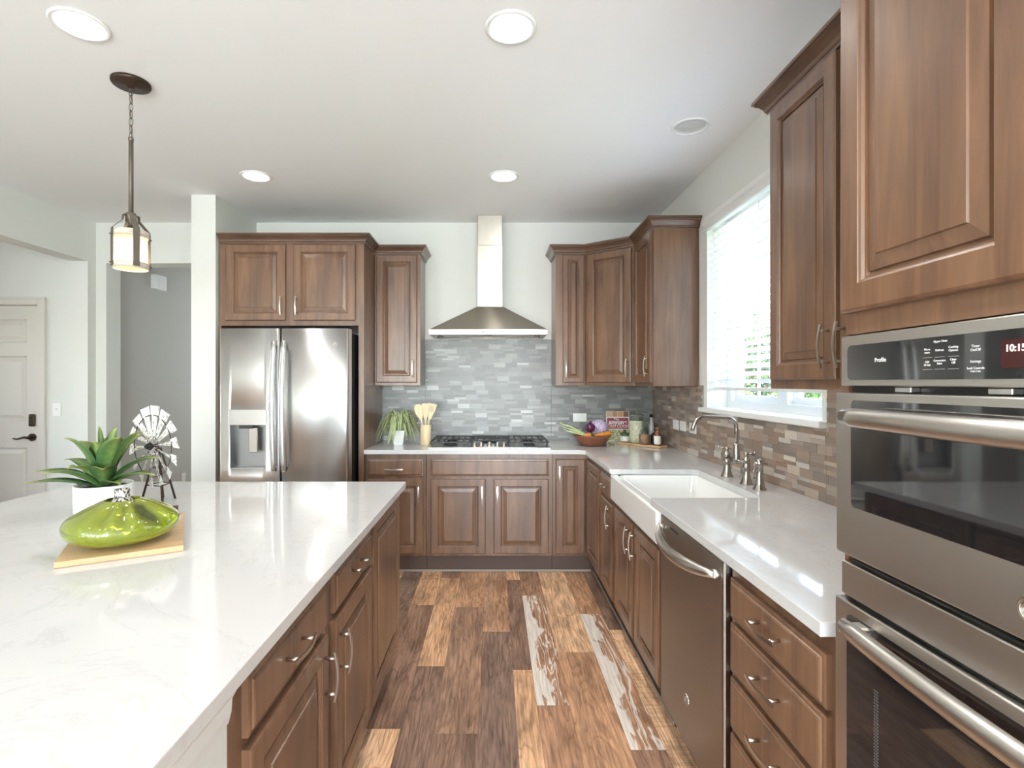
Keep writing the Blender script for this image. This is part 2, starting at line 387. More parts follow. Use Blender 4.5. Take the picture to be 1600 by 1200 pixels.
# left wall: header over the wide opening, stub, rear part with an added, unseen window
w = MB()
w.box(-3.507, -3.357, 4.37, YW, 0, ZC); w.box(-3.507, -3.357, 2.9, 4.37, 2.398, ZC)
w.box(-3.507, -3.357, -1.4, 2.9, 0, ZC); w.box(-3.507, -3.357, -4.5, -3.2, 0, ZC)
w.box(-3.507, -3.357, -3.2, -1.4, 0, 1.1); w.box(-3.507, -3.357, -3.2, -1.4, 2.2, ZC)
struct(w.build('wall_left', M_wall))
w = MB(); w.box(-3.55, -3.40, YW+.17, 7.6, 0, ZC); struct(w.build('wall_hall', M_hall))
w = MB(); w.box(-3.55, -1.9, 7.6, 7.75, 0, ZC); w.box(-2.05, -1.9, YW+.15, 7.6, 0, ZC); struct(w.build('wall_hall_end', M_hall))
w = MB(); w.box(-6.6, -6.3, 1.1, 1.95, 0, ZC); w.box(-6.6, -6.3, 2.85, YW, 0, ZC); w.box(-6.6, -6.3, 1.95, 2.85, 0, 1.3); w.box(-6.6, -6.3, 1.95, 2.85, 2.1, ZC); w.box(-6.6, -3.507, .95, 1.1, 0, ZC)
struct(w.build('wall_foyer', M_wall))
# rear wall with three tall window openings
w = MB(); xs = [-3.507, -3.25, -1.9, -1.7, -.35, -.15, 1.2, 1.345]
for a, b in ((0, 1), (2, 3), (4, 5), (6, 7)): w.box(xs[a], xs[b], -4.6, -4.5, 0, ZC)
for a, b in ((1, 2), (3, 4), (5, 6)): w.box(xs[a], xs[b], -4.6, -4.5, 2.35, ZC); w.box(xs[a], xs[b], -4.6, -4.5, 0, .25)
struct(w.build('wall_rear', M_wall))
for i, (a, b) in enumerate(((1, 2), (3, 4), (5, 6))):
    m = MB(); x0, x1 = xs[a], xs[b]
    m.box(x0, x0+.06, -4.58, -4.5, .25, 2.35); m.box(x1-.06, x1, -4.58, -4.5, .25, 2.35); m.box(x0+.06, x1-.06, -4.58, -4.5, .25, .31); m.box(x0+.06, x1-.06, -4.58, -4.5, 2.29, 2.35)
    m.box((x0+x1)/2-.02, (x0+x1)/2+.02, -4.57, -4.52, .31, 2.29); m.box(x0+.06, (x0+x1)/2-.02, -4.56, -4.53, 1.28, 1.32); m.box((x0+x1)/2+.02, x1-.06, -4.56, -4.53, 1.28, 1.32)
    struct(m.build('window_%d' % (i+2), M_trim))
m = MB(); m.box(-3.49, -3.40, -3.2, -3.14, 1.1, 2.2); m.box(-3.49, -3.40, -1.46, -1.4, 1.1, 2.2); m.box(-3.49, -3.40, -3.14, -1.46, 1.1, 1.16); m.box(-3.49, -3.40, -3.14, -1.46, 2.14, 2.2); m.box(-3.48, -3.42, -2.33, -2.27, 1.16, 2.14)
struct(m.build('window_5', M_trim))

# window over the sink: frame, two sashes, glass, sill
def empty_struct(name, loc=(0, 0, 0)):
    o = bpy.data.objects.new(name, None); COL.objects.link(o); o.location = loc; return struct(o)
win = empty_struct('window_1')
f = MB(); X0, X1 = 1.475, 1.555
f.box(X0, X1, WY0, WY0+.05, WZ0+.03, WZ1); f.box(X0, X1, WY1-.05, WY1, WZ0+.03, WZ1); f.box(X0, X1, WY0+.05, WY1-.05, WZ0+.03, WZ0+.075); f.box(X0, X1, WY0+.05, WY1-.05, WZ1-.05, WZ1)
f.box(X0+.005, X1-.01, 2.66, 2.75, WZ0+.075, WZ1-.05)
f.build('window_frame', M_trim, win)
for nm, a, b, xx in (('sash', 2.75, WY1-.05, 1.50), ('sash', WY0+.05, 2.66, 1.515)):
    s_ = MB(); z0, z1 = WZ0+.075, WZ1-.05
    s_.box(xx, xx+.03, a, a+.035, z0, z1); s_.box(xx, xx+.03, b-.035, b, z0, z1); s_.box(xx, xx+.03, a+.035, b-.035, z0, z0+.035); s_.box(xx, xx+.03, a+.035, b-.035, z1-.035, z1)
    c = (a+b)/2; s_.box(xx+.01, xx+.02, c-.008, c+.008, z0+.035, z1-.035)
    for k in range(1, 3): zz = z0+(z1-z0)*k/3+.04; s_.box(xx+.01, xx+.02, a+.035, b-.035, zz-.008, zz+.008)
    so_ = s_.build(nm, M_trim, win)
    MB().box(xx+.013, xx+.017, a+.03, b-.03, z0+.03, z1-.03).build('pane', M_pane, so_)
MB().box(1.305, 1.475, WY0-.04, WY1+.05, WZ0-.0, WZ0+.03, .006, seg=2).build('window_sill', M_trim, win)

# blind
bl = thing('window_blind', 'white slatted horizontal blind lowered over the upper part of the sink window', 'blind', (1.375, 0, 0))
vp = [(-.0, 0), (.012, .004), (.012, .012), (.006, .022), (.010, .042), (.018, .056), (.018, .082), (-.02, .082), (-.02, 0)]
m = MB(); m.profile([(-.028, WY1+.05), (-.028, WY0-.04)], [(o, h) for o, h in vp], z=2.345)
m.build('valance', M_trim, bl)
m = MB(); n = 22; zt, zb = 2.325, 1.40
for k in range(n+1):
    z = zb + (zt-zb)*k/n; a = math.radians(24)
    hw = .025
    pr = [(-hw, 0), (-hw*.5, .0022), (0, .003), (hw*.5, .0022), (hw, 0)]
    ring = lambda y: [(p*math.cos(a)-q*math.sin(a)+.03, y, z+p*math.sin(a)*-1+q*math.cos(a)) for p, q in pr] + [(p*math.cos(a)-(q-.0025)*math.sin(a)+.03, y, z-p*math.sin(a)+(q-.0025)*math.cos(a)) for p, q in reversed(pr)]
    m.rings([ring(WY0+.012), ring(WY1-.012)], smooth=False)
m.build('slats', mat('blind_slat', srgb(246, 246, 244), .35), bl)
MB().box(.005, .055, WY0+.012, WY1-.012, 1.345, 1.363, .003).build('bottom_rail', M_trim, bl)
m = MB()
for y in (WY0+.2, (WY0+WY1)/2, WY1-.2):
    m.cyl((.004, y, 1.36), (.004, y, 2.345), .0012, 5); m.cyl((.057, y, 1.36), (.057, y, 2.345), .0012, 5)
m.build('ladder_cord', M_white, bl)
MB().cyl((.0, WY1-.03, 1.62), (.0, WY1-.03, 2.345), .002, 6).lathe([(.002, 0), (.006, .005), (.006, .03), (.002, .035)], (0, WY1-.03, 1.585), 8).build('pull_cord', M_white, bl)

# entry door in the foyer
d = empty_struct('door_1', (DX0, YW+.02, 0)); dw = DX1-DX0
m = MB(); st = .114; midx = dw/2; T = .04
rows = [(.0, .25), (.84, 1.066), (1.618, 1.731), (1.931, DZ)]
m.box(0, st, 0, T, .004, DZ); m.box(dw-st, dw, 0, T, .004, DZ)
for a, b in rows: m.box(st, dw-st, 0, T, max(a, .004), b)
for (a, b) in ((.25, .84), (1.066, 1.618), (1.731, 1.931)):
    m.box(midx-.05, midx+.05, 0, T, a, b)
    for x0, x1 in ((st, midx-.05), (midx+.05, dw-st)):
        m.panel(x1-x0, b-a, 0, [(0, .03), (0, 0), (.014, .011), (.022, .011), (.05, .003), (.052, .003)], x0, a)
m.build('door_slab', M_door, d)
bk = MB(); bk.box(dw-.09, dw-.035, -.022, 0, 1.02, 1.125, .012, seg=3); bk.box(dw-.078, dw-.046, -.03, -.02, 1.035, 1.075, .004)
bk.cyl((dw-.062, -.024, 1.098), (dw-.062, -.032, 1.098), .009, 12)
bk.build('deadbolt', M_bronze, d)
lv = MB(); lx, lz = dw-.065, .928
lv.cyl((lx, 0, lz), (lx, -.012, lz), .032, 20); lv.cyl((lx, -.012, lz), (lx, -.05, lz), .011, 12)
lv.tube([(lx, -.05, lz), (lx-.03, -.055, lz+.004), (lx-.06, -.053, lz-.004), (lx-.09, -.05, lz-.012), (lx-.115, -.048, lz-.008), (lx-.128, -.05, lz-.006)], [.011, .0095, .008, .007, .006, .004], 10)
lv.build('door_lever', M_bronze, d)
cz = [(0, 0), (.004, .012), (.012, .014), (.055, .018), (.066, .018), (.07, 0)]
m = MB(); cw = .07
m.box(DX1+.002, DX1+cw, YW-.018, YW, 0, DZ+cw, .004); m.box(DX1+cw-.02, DX1+cw, YW-.024, YW-.018, 0, DZ+cw, .002)
m.box(DX0-cw, DX0-.002, YW-.018, YW, 0, DZ+cw, .004)
m.box(DX0-.002, DX1+.002, YW-.018, YW, DZ+.004, DZ+cw, .004); m.box(DX0-.002, DX1+cw-.02, YW-.024, YW-.018, DZ+cw-.02, DZ+cw, .002)
struct(m.build('trim_1', M_door))
m = MB(); m.box(DX1+cw, -3.507, YW-.014, YW, 0, .12, .003); m.box(-3.357, -3.343, 4.384, 4.446, 0, .12); m.box(-3.357, -3.27, YW-.014, YW, 0, .12)
struct(m.build('baseboard_back', M_trim))
m = MB(); m.box(-3.40, -3.386, YW+.17, 7.6, 0, .12, .003); struct(m.build('baseboard_hall', M_trim))
m = MB(); m.box(-3.357, -3.343, -4.4, 2.9, 0, .12, .003); struct(m.build('baseboard_left', M_trim))

m = MB(); m.box(-.936, .72, 3.885, 3.894, 0, .016, .002); m.box(.727, .734, 2.14, 3.88, 0, .016, .002)
struct(m.build('trim_2', mat('shoe_molding', srgb(158, 146, 134), .5)))
# small wall things
def wall_plate(name, label, cat, loc, rz, w=.115, h=.07, kind='outlet', group=None):
    t = thing(name, label, cat, loc, rz, group)
    MB().box(-w/2, w/2, -.006, 0, -h/2, h/2, .003, seg=2).build('cover_plate', M_white, t)
    m = MB()
    if kind == 'outlet':
        for s in (-1, 1):
            if w > h: m.box(s*.02-.014, s*.02+.014, -.0085, -.005, -.017, .017, .002)
            else: m.box(-.017, .017, -.0085, -.005, s*.02-.014, s*.02+.014, .002)
        m.build('receptacle', M_white, t)
    elif kind == 'toggle':
        m.box(-.006, .006, -.009, -.005, -.012, .012, .002); m.box(-.004, .004, -.02, -.008, .0, .009, .002); m.build('toggle', M_white, t)
    else:
        m.box(-.033*(w > h)-.016*(w <= h), .033*(w > h)+.016*(w <= h), -.009, -.005, -.017*(w > h)-.033*(w <= h), .017*(w > h)+.033*(w <= h), .002); m.build('rocker', M_white, t)
    return t
wall_plate('light_switch', 'white single toggle switch on the foyer wall beside the entry door', 'light switch', (-3.685, YW-.001, 1.165), 0, .07, .115, 'toggle')
wall_plate('power_outlet', 'white outlet plate on the back tiles above the vegetable bowl', 'power outlet', (.727, 4.4515, 1.098), 0)
R90 = -PI/2
wall_plate('power_outlet', 'white plate on the right tiles nearest the back corner', 'power outlet', (XW-.0085, 3.86, 1.085), R90)
wall_plate('rocker_switch', 'white plate on the right tiles, middle of the row of three', 'light switch', (XW-.0085, 3.717, 1.085), R90, kind='rocker')
wall_plate('power_outlet', 'white plate on the right tiles seen behind the faucet spout', 'power outlet', (XW-.0085, 3.53, 1.085), R90)
wall_plate('power_outlet', 'white outlet low on the grey hall wall beside the pillar', 'power outlet', (-3.4, 5.79, .345+.0), PI/2, .07, .115)
t = thing('thermostat', 'small white thermostat on the hall wall just past the opening', 'thermostat', (-3.40, 4.72, 1.44), PI/2)
MB().box(-.055, .055, -.028, 0, -.05, .05, .006, seg=2).build('case', M_white, t); MB().box(-.035, .035, -.03, -.027, -.02, .03, .001).build('display', M_darkgrey, t)
t = thing('door_chime', 'white curved door chime box high on the hall wall', 'door chime', (-3.40, 5.34, 2.40), PI/2)
m = MB(); m.rings([[( x, y, z) for x, y in ((-.10, 0), (-.10, -.035), (-.07, -.052), (0, -.058), (.07, -.052), (.10, -.035), (.10, 0))] for z in (-.07, -.066, .066, .07)], smooth=False); m.build('case', M_white, t)
m = MB(); m.box(-.103, -.096, -.03, -.006, -.05, .05); m.build('side_grille', M_trim, t)

# ------------------------------------------------------------------ backsplash
def mosaic(name, rects, along, fixed, thick, warm, seed):
    """rects (a0,a1,z0,z1) on a wall; along 'x' or 'y'"""
    rnd = random.Random(seed)
    bm = bmesh.new(); lay = bm.loops.layers.color.new('tone')
    P = (lambda a, d, z: (a, fixed-d, z)) if along == 'x' else (lambda a, d, z: (fixed-d, a, z))
    def slab(a0, a1, z0, z1, d, tone, mi):
        v = [bm.verts.new(P(*p)) for p in ((a0,0,z0),(a1,0,z0),(a1,0,z1),(a0,0,z1),(a0,d,z0),(a1,d,z0),(a1,d,z1),(a0,d,z1))]
        for q in ((4,5,6,7),(0,1,5,4),(1,2,6,5),(2,3,7,6),(3,0,4,7)):
            f = bm.faces.new([v[i] for i in q]); f.material_index = mi
            for l in f.loops: l[lay] = (tone[0], tone[1], 0, 1)
    H, Wd = .0385, .098
    def tiles():
        row = 0; z = .905
        while z < 1.80:
            off = rnd.uniform(0, Wd); a = -1.1 - off
            while a < 4.6:
                if rnd.random() < .45: yield a, a+Wd, z, z+H
                else:
                    h = H*rnd.choice((.42, .5, .58)); yield a, a+Wd, z, z+h; yield a, a+Wd, z+h, z+H
                a += Wd
            z += H; row += 1
    T = list(tiles()); g = .0005
    for r in rects:
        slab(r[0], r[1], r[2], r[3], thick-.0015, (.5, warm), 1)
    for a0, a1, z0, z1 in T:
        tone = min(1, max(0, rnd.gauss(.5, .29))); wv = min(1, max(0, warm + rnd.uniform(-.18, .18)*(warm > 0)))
        dd = thick + rnd.uniform(-.0008, .0008)
        for r in rects:
            b0, b1, y0, y1 = max(a0, r[0])+g, min(a1, r[1])-g, max(z0, r[2])+g*.6, min(z1, r[3])-g*.6
            if b1-b0 > .002 and y1-y0 > .002: slab(b0, b1, y0, y1, dd, (tone, wv), 0)
    me = bpy.data.meshes.new(name); bmesh.ops.recalc_face_normals(bm, faces=bm.faces); bm.to_mesh(me); bm.free()
    me.materials.append(M_tile); me.materials.append(M_grout)
    o = bpy.data.objects.new(name, me); COL.objects.link(o); return o
tag(mosaic('tile_backsplash', [(-.937, -.574, .906, 1.364), (-.573, .487, .906, 1.757), (.488, XW-.009, .906, 1.364)], 'x', YW-.0005, .008, 0, 3),
    'grey stone mosaic backsplash on the back wall behind the cooktop', 'backsplash')
tag(mosaic('tile_backsplash', [(1.056, WY0-.042, .906, 1.372), (WY0-.042, WY1+.052, .906, WZ0-.001), (WY1+.052, YW-.012, .906, 1.372)], 'y', XW-.0005, .008, .85, 5),  # brown cast of the light put into the tile colour on this wall
    'stone mosaic backsplash with brown light cast in its colour, right wall behind the sink', 'backsplash')

# ------------------------------------------------------------------ recessed lights
def can(x, y, label, on=True, e=12, grp='recessed ceiling lights'):
    t = thing('recessed_light', label, 'ceiling light', (x, y, ZC), 0, grp)
    MB().lathe([(.082, 0), (.098, -.001), (.098, -.004), (.092, -.008), (.080, -.006), (.078, 0)], (0, 0, 0), 40, cap0=False, cap1=False).build('trim_ring', M_white, t)
    if on:
        MB().lathe([(.0001, -.0045), (.04, -.0045), (.080, -.003)], (0, 0, 0), 40, cap0=False, cap1=False).build('lens', emis('lamp_lens', (1, .97, .92, 1), 9), t)
        l = bpy.data.lights.new('lamp', 'SPOT'); l.energy = e; l.color = (1, .97, .93); l.spot_size = math.radians(125); l.spot_blend = .9; l.shadow_soft_size = .06
        o = bpy.data.objects.new('lamp', l); COL.objects.link(o); o.parent = t; o.location = (0, 0, -.07)
    else:
        MB().lathe([(.080, -.004), (.075, .0), (.055, -.001), (.0001, -.008)], (0, 0, 0), 40, cap0=False, cap1=False).build('lens', mat('unlit_lens', srgb(214, 213, 210), .35), t)
    return t
can(.066, 2.01, 'large lit round ceiling light at the top centre, nearest one over the aisle', e=34)
can(.067, 3.456, 'small lit round ceiling light just in front of the range hood', e=26)
can(-1.554, 3.456, 'small lit round ceiling light in front of the refrigerator cabinet', e=2)
can(-1.562, 1.995, 'large lit oval ceiling light at upper left above the pendant', e=3)
can(1.037, 2.785, 'unlit round ceiling light near the window over the sink', on=False)
for x, y, e_ in ((.066, .3, 26), (-1.56, .3, 4), (.066, -1.6, 16), (-1.56, -1.6, 6)):  # unseen lamps added to brighten the oven tower, near cabinets and aisle
    can(x, y, 'unseen recessed ceiling light added behind the camera', e=e_, grp='unseen recessed ceiling lights added behind the camera')

# ------------------------------------------------------------------ garden outside the window
struct(MB().box(1.75, 4.0, -4, 12, -.2, -.17).build('floor_bounce_slab', mat('bounce_slab_pale', srgb(232, 230, 224), .85)))  # unseen pale slab added to bounce sunlight up to the kitchen ceiling
struct(MB().box(1.56, 40, -30, 45, -.25, -.2).build('ground', mat('lawn', srgb(96, 122, 62), .9)))
M_leaf = mat('hedge_leaf', rough=.5)
_i = N(M_leaf, 'ShaderNodeAttribute', attribute_name='tone'); _s = N(M_leaf, 'ShaderNodeSeparateColor'); L(M_leaf, _i.outputs['Color'], _s.inputs[0])
L(M_leaf, ramp(M_leaf, _s.outputs[0], [(0, srgb(44, 72, 24)), (.6, srgb(88, 124, 44)), (1, srgb(140, 168, 76))]), bsdf(M_leaf).inputs['Base Color'])
def foliage(name, c, r, n, seed, size=.05, parent=None):
    rnd = random.Random(seed); bm = bmesh.new(); lay = bm.loops.layers.color.new('tone')
    for k in range(n):
        u = Vector((rnd.gauss(0, 1), rnd.gauss(0, 1), rnd.gauss(0, 1))).normalized(); k_ = rnd.uniform(.72, 1)*(1+.12*math.sin(9*u.x+seed)*math.sin(7*u.z+2))
        p = Vector((c[0]+u.x*r[0]*k_, c[1]+u.y*r[1]*k_, c[2]+u.z*r[2]*k_))
        a = Vector((rnd.gauss(0, 1), rnd.gauss(0, 1), rnd.gauss(0, 1))).normalized(); b_ = a.orthogonal().normalized(); s = size*rnd.uniform(.6, 1.3)
        q = [p+a*s, p+b_*s*.45+a*s*.1, p-a*s*.8, p-b_*s*.45+a*s*.1]
        f = bm.faces.new([bm.verts.new(x) for x in q]); t = rnd.random()
        for l in f.loops: l[lay] = (t, 0, 0, 1)
    me = bpy.data.meshes.new(name); bm.to_mesh(me); bm.free(); me.materials.append(M_leaf)
    o = bpy.data.objects.new(name, me); COL.objects.link(o); 
    if parent: o.parent = parent
    return o
for i, (x, y, h, lb) in enumerate(((4.6, 8.9, 2.4, 'bushy green shrub outside the window, behind the left sash'), (5.4, 11.4, 2.9, 'tall green shrub farther back outside the window'), (7.6, 13.4, 3.2, 'green shrub at the rear of the garden outside the window'))):
    t = thing('garden_shrub', lb, 'shrub', (x, y, -.2), 0, 'shrubs outside the window')
    foliage('foliage', (0, 0, h*.5+.15), (1.15, 1.15, h*.56), 5200, i, .075, t)
    m = MB(); rnd = random.Random(i)
    m.tube([(0, 0, 0), (.03, 0, h*.4), (0, .04, h*.8)], [.06, .045, .015], 7)
    for k in range(9):
        a = rnd.uniform(0, 6.28); m.tube([(0, 0, .25+.15*k), (.4*math.cos(a), .4*math.sin(a), .6+.17*k), (.85*math.cos(a), .85*math.sin(a), .8+.18*k)], [.025, .016, .006], 5)
    m.build('stem', mat('bark', srgb(86, 70, 54), .9), t)
t = thing('neighbour_house', 'white neighbouring house wall with louvered vent seen through the window', 'house', (6.2, 6.6, -.2))
m = MB()
for k in range(26): m.rings([[(-.02, y, .13*k), (-.035, y, .13*k), (-.012, y, .13*k+.128), (.0, y, .13*k+.128)] for y in (-2.2, 2.2)], smooth=False)
m.box(0, 3, -2.2, 2.2, 0, 3.4); m.build('siding', mat('white_siding', srgb(225, 226, 228), .6), t)
m = MB(); m.rings([[(-.3, -2.5, 3.4), (1.5, -2.5, 4.5), (3.3, -2.5, 3.4)], [(-.3, 2.5, 3.4), (1.5, 2.5, 4.5), (3.3, 2.5, 3.4)]], smooth=False); m.build('roof', mat('roof_shingle', srgb(110, 106, 102), .9), t)
v_ = MB(); v_.box(-.06, -.03, .55, 1.05, 1.25, 2.0).build('vent_frame', M_trim, t)
m = MB()
for k in range(8): m.box(-.066, -.058, .62, .98, 1.32+.08*k, 1.355+.08*k)
m.build('louver', mat('vent_dark', srgb(110, 100, 90), .7), t)
# ================================================================== CABINETS
def pull_mesh():
    m = MB(); n = 10; L_ = .067
    pts = [(0, -(.026+.009*math.cos(PI/2*(2*k/n-1))), -L_+2*L_*k/n) for k in range(n+1)]
    m.tube(pts, 1, flat=(.010, .0045), up=(0, 1, 0))
    for s in (-1, 1): m.cyl((0, 0, s*.048), (0, -.031, s*.048), .0042, 10)
    bmesh.ops.recalc_face_normals(m.bm, faces=m.bm.faces)
    me = bpy.data.meshes.new('handle'); m.bm.to_mesh(me); m.bm.free(); me.materials.append(M_nickel); return me
PULL = pull_mesh()
def pull(parent, x, z, horiz=False, y=-.02):
    o = bpy.data.objects.new('handle', PULL); COL.objects.link(o); o.parent = parent; o.location = (x, y, z)
    if horiz: o.rotation_euler = (0, PI/2, 0)
    return o
CROWN = [(0, 0), (.010, 0), (.010, .010), (.015, .014), (.019, .026), (.031, .042), (.042, .049), (.042, .054), (.050, .056), (.050, .067), (0, .067)]
SLAB = [(0, 0), (0, -.012), (.004, -.0145), (.010, -.015), (.012, -.018), (.016, -.02), (.018, -.02)]
def fronts(t, items):
    """items: (kind, x0, x1, z0, z1, handle) handle = ('v'|'h', x, z)"""
    for kind, x0, x1, z0, z1, h in items:
        m = MB(); m.panel(x1-x0, z1-z0, .02, SLAB if kind != 'door' else None)
        o = m.build('drawer' if kind == 'drawer' else ('false_front' if kind == 'false' else 'door'), M_wood, t, (x0, 0, z0))
        if h: pull(o, h[1]-x0, h[2]-z0, h[0] == 'h')
def cabinet(name, label, cat, loc, rz, w, depth, z0, z1, items, crown=None, base=False, group=None, body=None):
    t = thing(name, label, cat, loc, rz, group)
    m = MB()
    if body: body(m)
    else: m.box(.001, w-.001, 0, depth, z0, z1, .0015)
    m.build('body', M_wood, t)
    if base: MB().box(.001, w-.001, .045, depth-.01, 0, z0-.001).build('toe_kick', M_toe, t)
    fronts(t, items)
    if crown: 
        m = MB(); m.profile(crown, CROWN, z=z1-.002); m.build('crown_molding', M_crown, t)
    return t
BZ, BT = .128, .873
# --- back run (faces -Y)
cabinet('base_cabinet', 'brown base cabinet with drawer and door beside the refrigerator panel, partly behind the island', 'cabinet', (-.936, 3.85, 0), 0, .446, .60, BZ, BT,
        [('drawer', .022, .426, .711, .835, ('h', .216, .765)), ('door', .022, .426, .148, .69, ('v', .395, .575))], base=True)
cabinet('base_cabinet', 'brown two-door base cabinet under the gas cooktop', 'cabinet', (-.49, 3.85, 0), 0, .92, .60, BZ, BT,
        [('false', .033, .8915, .711, .835, None), ('door', .035, .432, .148, .69, ('v', .408, .575)), ('door', .492, .890, .148, .69, ('v', .518, .575))], base=True)
t = thing('corner_cabinet', 'brown corner base cabinet with folding doors right of the cooktop cabinet', 'cabinet', (.43, 3.85, 0))
m = MB(); m.prism([(0.001, 0), (.26, 0), (.26, -.509), (.905, -.509), (.905, .60), (.001, .60)], BZ, BT); m.build('body', M_wood, t)
m = MB(); m.prism([(0.001, .045), (.305, .045), (.305, -.509), (.9, -.509), (.9, .59), (.001, .59)], 0, BZ-.001); m.build('toe_kick', M_toe, t)
m = MB(); m.panel(.212, .687); o = m.build('door', M_wood, t, (.0225, 0, .148)); pull(o, .024, .575)
m = MB(); m.panel(.457, .687); m.build('door', M_wood, t, (.26, -.022, .148), (0, 0, -PI/2))
# --- right run (faces -X): local x runs towards the camera
FX = .690
def right(name, label, y1, y0, items, **k):
    return cabinet(name, label, 'cabinet', (FX, y1, 0), -PI/2, y1-y0, XW-.01-FX, BZ, BT, items, base=True, **k)
def ri(y1, items): return [(k, y1-b, y1-a, z0, z1, (h[0], y1-h[1], h[2]) if h else None) for k, a, b, z0, z1, h in items]
right('base_cabinet', 'narrow brown base cabinet with small drawer between the corner and the sink', 3.339, 2.976, ri(3.339, [('drawer', 2.995, 3.32, .711, .835, ('h', 3.157, .775)), ('door', 2.995, 3.32, .148, .69, ('v', 3.02, .62))]))
def sink_body(m):
    m.box(.001, .841, 0, .64, BZ, .645, .0015); m.box(.001, .841, 0, .004, .645, .729)
right('base_cabinet', 'brown two-door base cabinet under the farmhouse sink', 2.972, 2.130, ri(2.972, [('door', 2.560, 2.93, .148, .705, ('v', 2.59, .62)), ('door', 2.150, 2.52, .148, .705, ('v', 2.49, .62))]), body=sink_body)
zs = [(.722, .835), (.568, .707), (.408, .553), (.148, .393)]
right('drawer_cabinet', 'brown four-drawer base cabinet between the dishwasher and the wall ovens', 1.526, 1.049, ri(1.526, [('drawer', 1.075, 1.508, a, b, ('h', 1.285, (a+b)/2+.005)) for a, b in zs]))
# --- oven tower
t = thing('oven_cabinet', 'tall brown cabinet housing the double wall ovens at the right edge', 'cabinet', (.696, 1.045, 0), -PI/2)
m = MB(); D_ = XW-.01-.696
m.box(0, .010, 0, D_, 0, 1.482); m.box(.775, .795, 0, D_, 0, 1.482); m.box(0, .795, 0, D_, 1.482, 2.40, .0015); m.box(.010, .775, 0, D_, .13, .30)
m.build('body', M_wood, t); MB().box(.010, .775, .05, D_-.01, 0, .129).build('toe_kick', M_toe, t)
MB().panel(.372, .83).build('door', M_wood, t, (.012, 0, 1.523))
pull(t.children[-1], .344, .12); t.children[-1].children[0].scale = (1, 1, 1)
MB().panel(.372, .83).build('door', M_wood, t, (.404, 0, 1.523)); pull(t.children[-1], .028, .12)
MB().panel(.765, .14, .02, SLAB).build('drawer', M_wood, t, (.015, 0, .145)); pull(t.children[-1], .38, .07, True)
m = MB(); m.profile([(0, D_), (0, 0), (.795, 0)], CROWN, z=2.398); m.build('crown_molding', M_crown, t)
# --- refrigerator surround (faces -Y)
t = thing('refrigerator_cabinet', 'tall brown two-door cabinet and side panels framing the refrigerator', 'cabinet', (-1.987, 3.83, 0))
m = MB(); m.box(0, 1.049, 0, .625, 1.804, 2.40, .0015); m.build('body', M_wood, t)
MB().box(1.007, 1.049, 0, .625, 0, 1.804, .0015).build('side_panel', M_wood, t)
MB().box(-.008, .014, 0, .625, 0, 1.804, .0015).build('side_panel', M_wood, t)
fronts(t, [('door', .050, .484, 1.84, 2.388, ('v', .458, 1.945)), ('door', .541, .989, 1.84, 2.388, ('v', .567, 1.945))])
m = MB(); m.profile([(0, 0), (1.049, 0), (1.049, .27)], CROWN, z=2.398); m.build('crown_molding', M_crown, t)
# --- upper cabinets
UZ, UT = 1.367, 2.40
cabinet('upper_cabinet', 'narrow brown upper cabinet left of the range hood', 'cabinet', (-.936, 4.155, 0), 0, .362, .295, UZ, UT,
        [('door', .016, .336, 1.392, 2.392, ('v', .304, 1.50))], crown=[(.0, 0), (.362, 0), (.362, .295)])
cabinet('upper_cabinet', 'narrowest brown upper cabinet just right of the range hood', 'cabinet', (.488, 4.155, 0), 0, .236, .295, UZ, UT, [('door', .056, .222, 1.392, 2.392, ('v', .077, 1.50))])
t = thing('corner_upper_cabinet', 'brown diagonal upper cabinet in the back right corner', 'cabinet', (.725, 4.155, 0))
m = MB(); m.prism([(0, 0), (.32, -.255), (.615, -.255), (.615, .295), (0, .295)], UZ, UT); m.build('body', M_wood, t)
dl = math.hypot(.32, .255); an = math.atan2(-.255, .32)
m = MB(); m.panel(dl-.045, 1.0); o = m.build('door', M_wood, t, (.022*math.cos(an), .022*math.sin(an), 1.392), (0, 0, an)); pull(o, dl-.045-.028, .108)
cabinet('upper_cabinet', 'brown upper cabinet on the right wall beside the far end of the window', 'cabinet', (1.045, 3.899, 0), -PI/2, .453, .295, UZ, UT, [('door', .035, .435, 1.392, 2.392, ('v', .405, 1.50))])
m = MB(); m.profile([(.488, 4.45), (.488, 4.155), (.725, 4.155), (1.045, 3.90), (1.045, 3.446), (1.344, 3.446)], CROWN, z=2.401)
one(m, 'crown_molding', M_crown, 'brown crown molding wrapping the three upper cabinets in the right back corner', 'molding')
cabinet('upper_cabinet', 'brown two-door upper cabinet on the right wall between the window and the oven cabinet', 'cabinet', (1.045, 1.99, 0), -PI/2, .83, .295, UZ, UT,
        [('door', .028, .402, 1.40, 2.392, ('v', .376, 1.50)), ('door', .424, .80, 1.40, 2.392, ('v', .450, 1.50))], crown=[(0, .295), (0, 0), (.83, 0)])
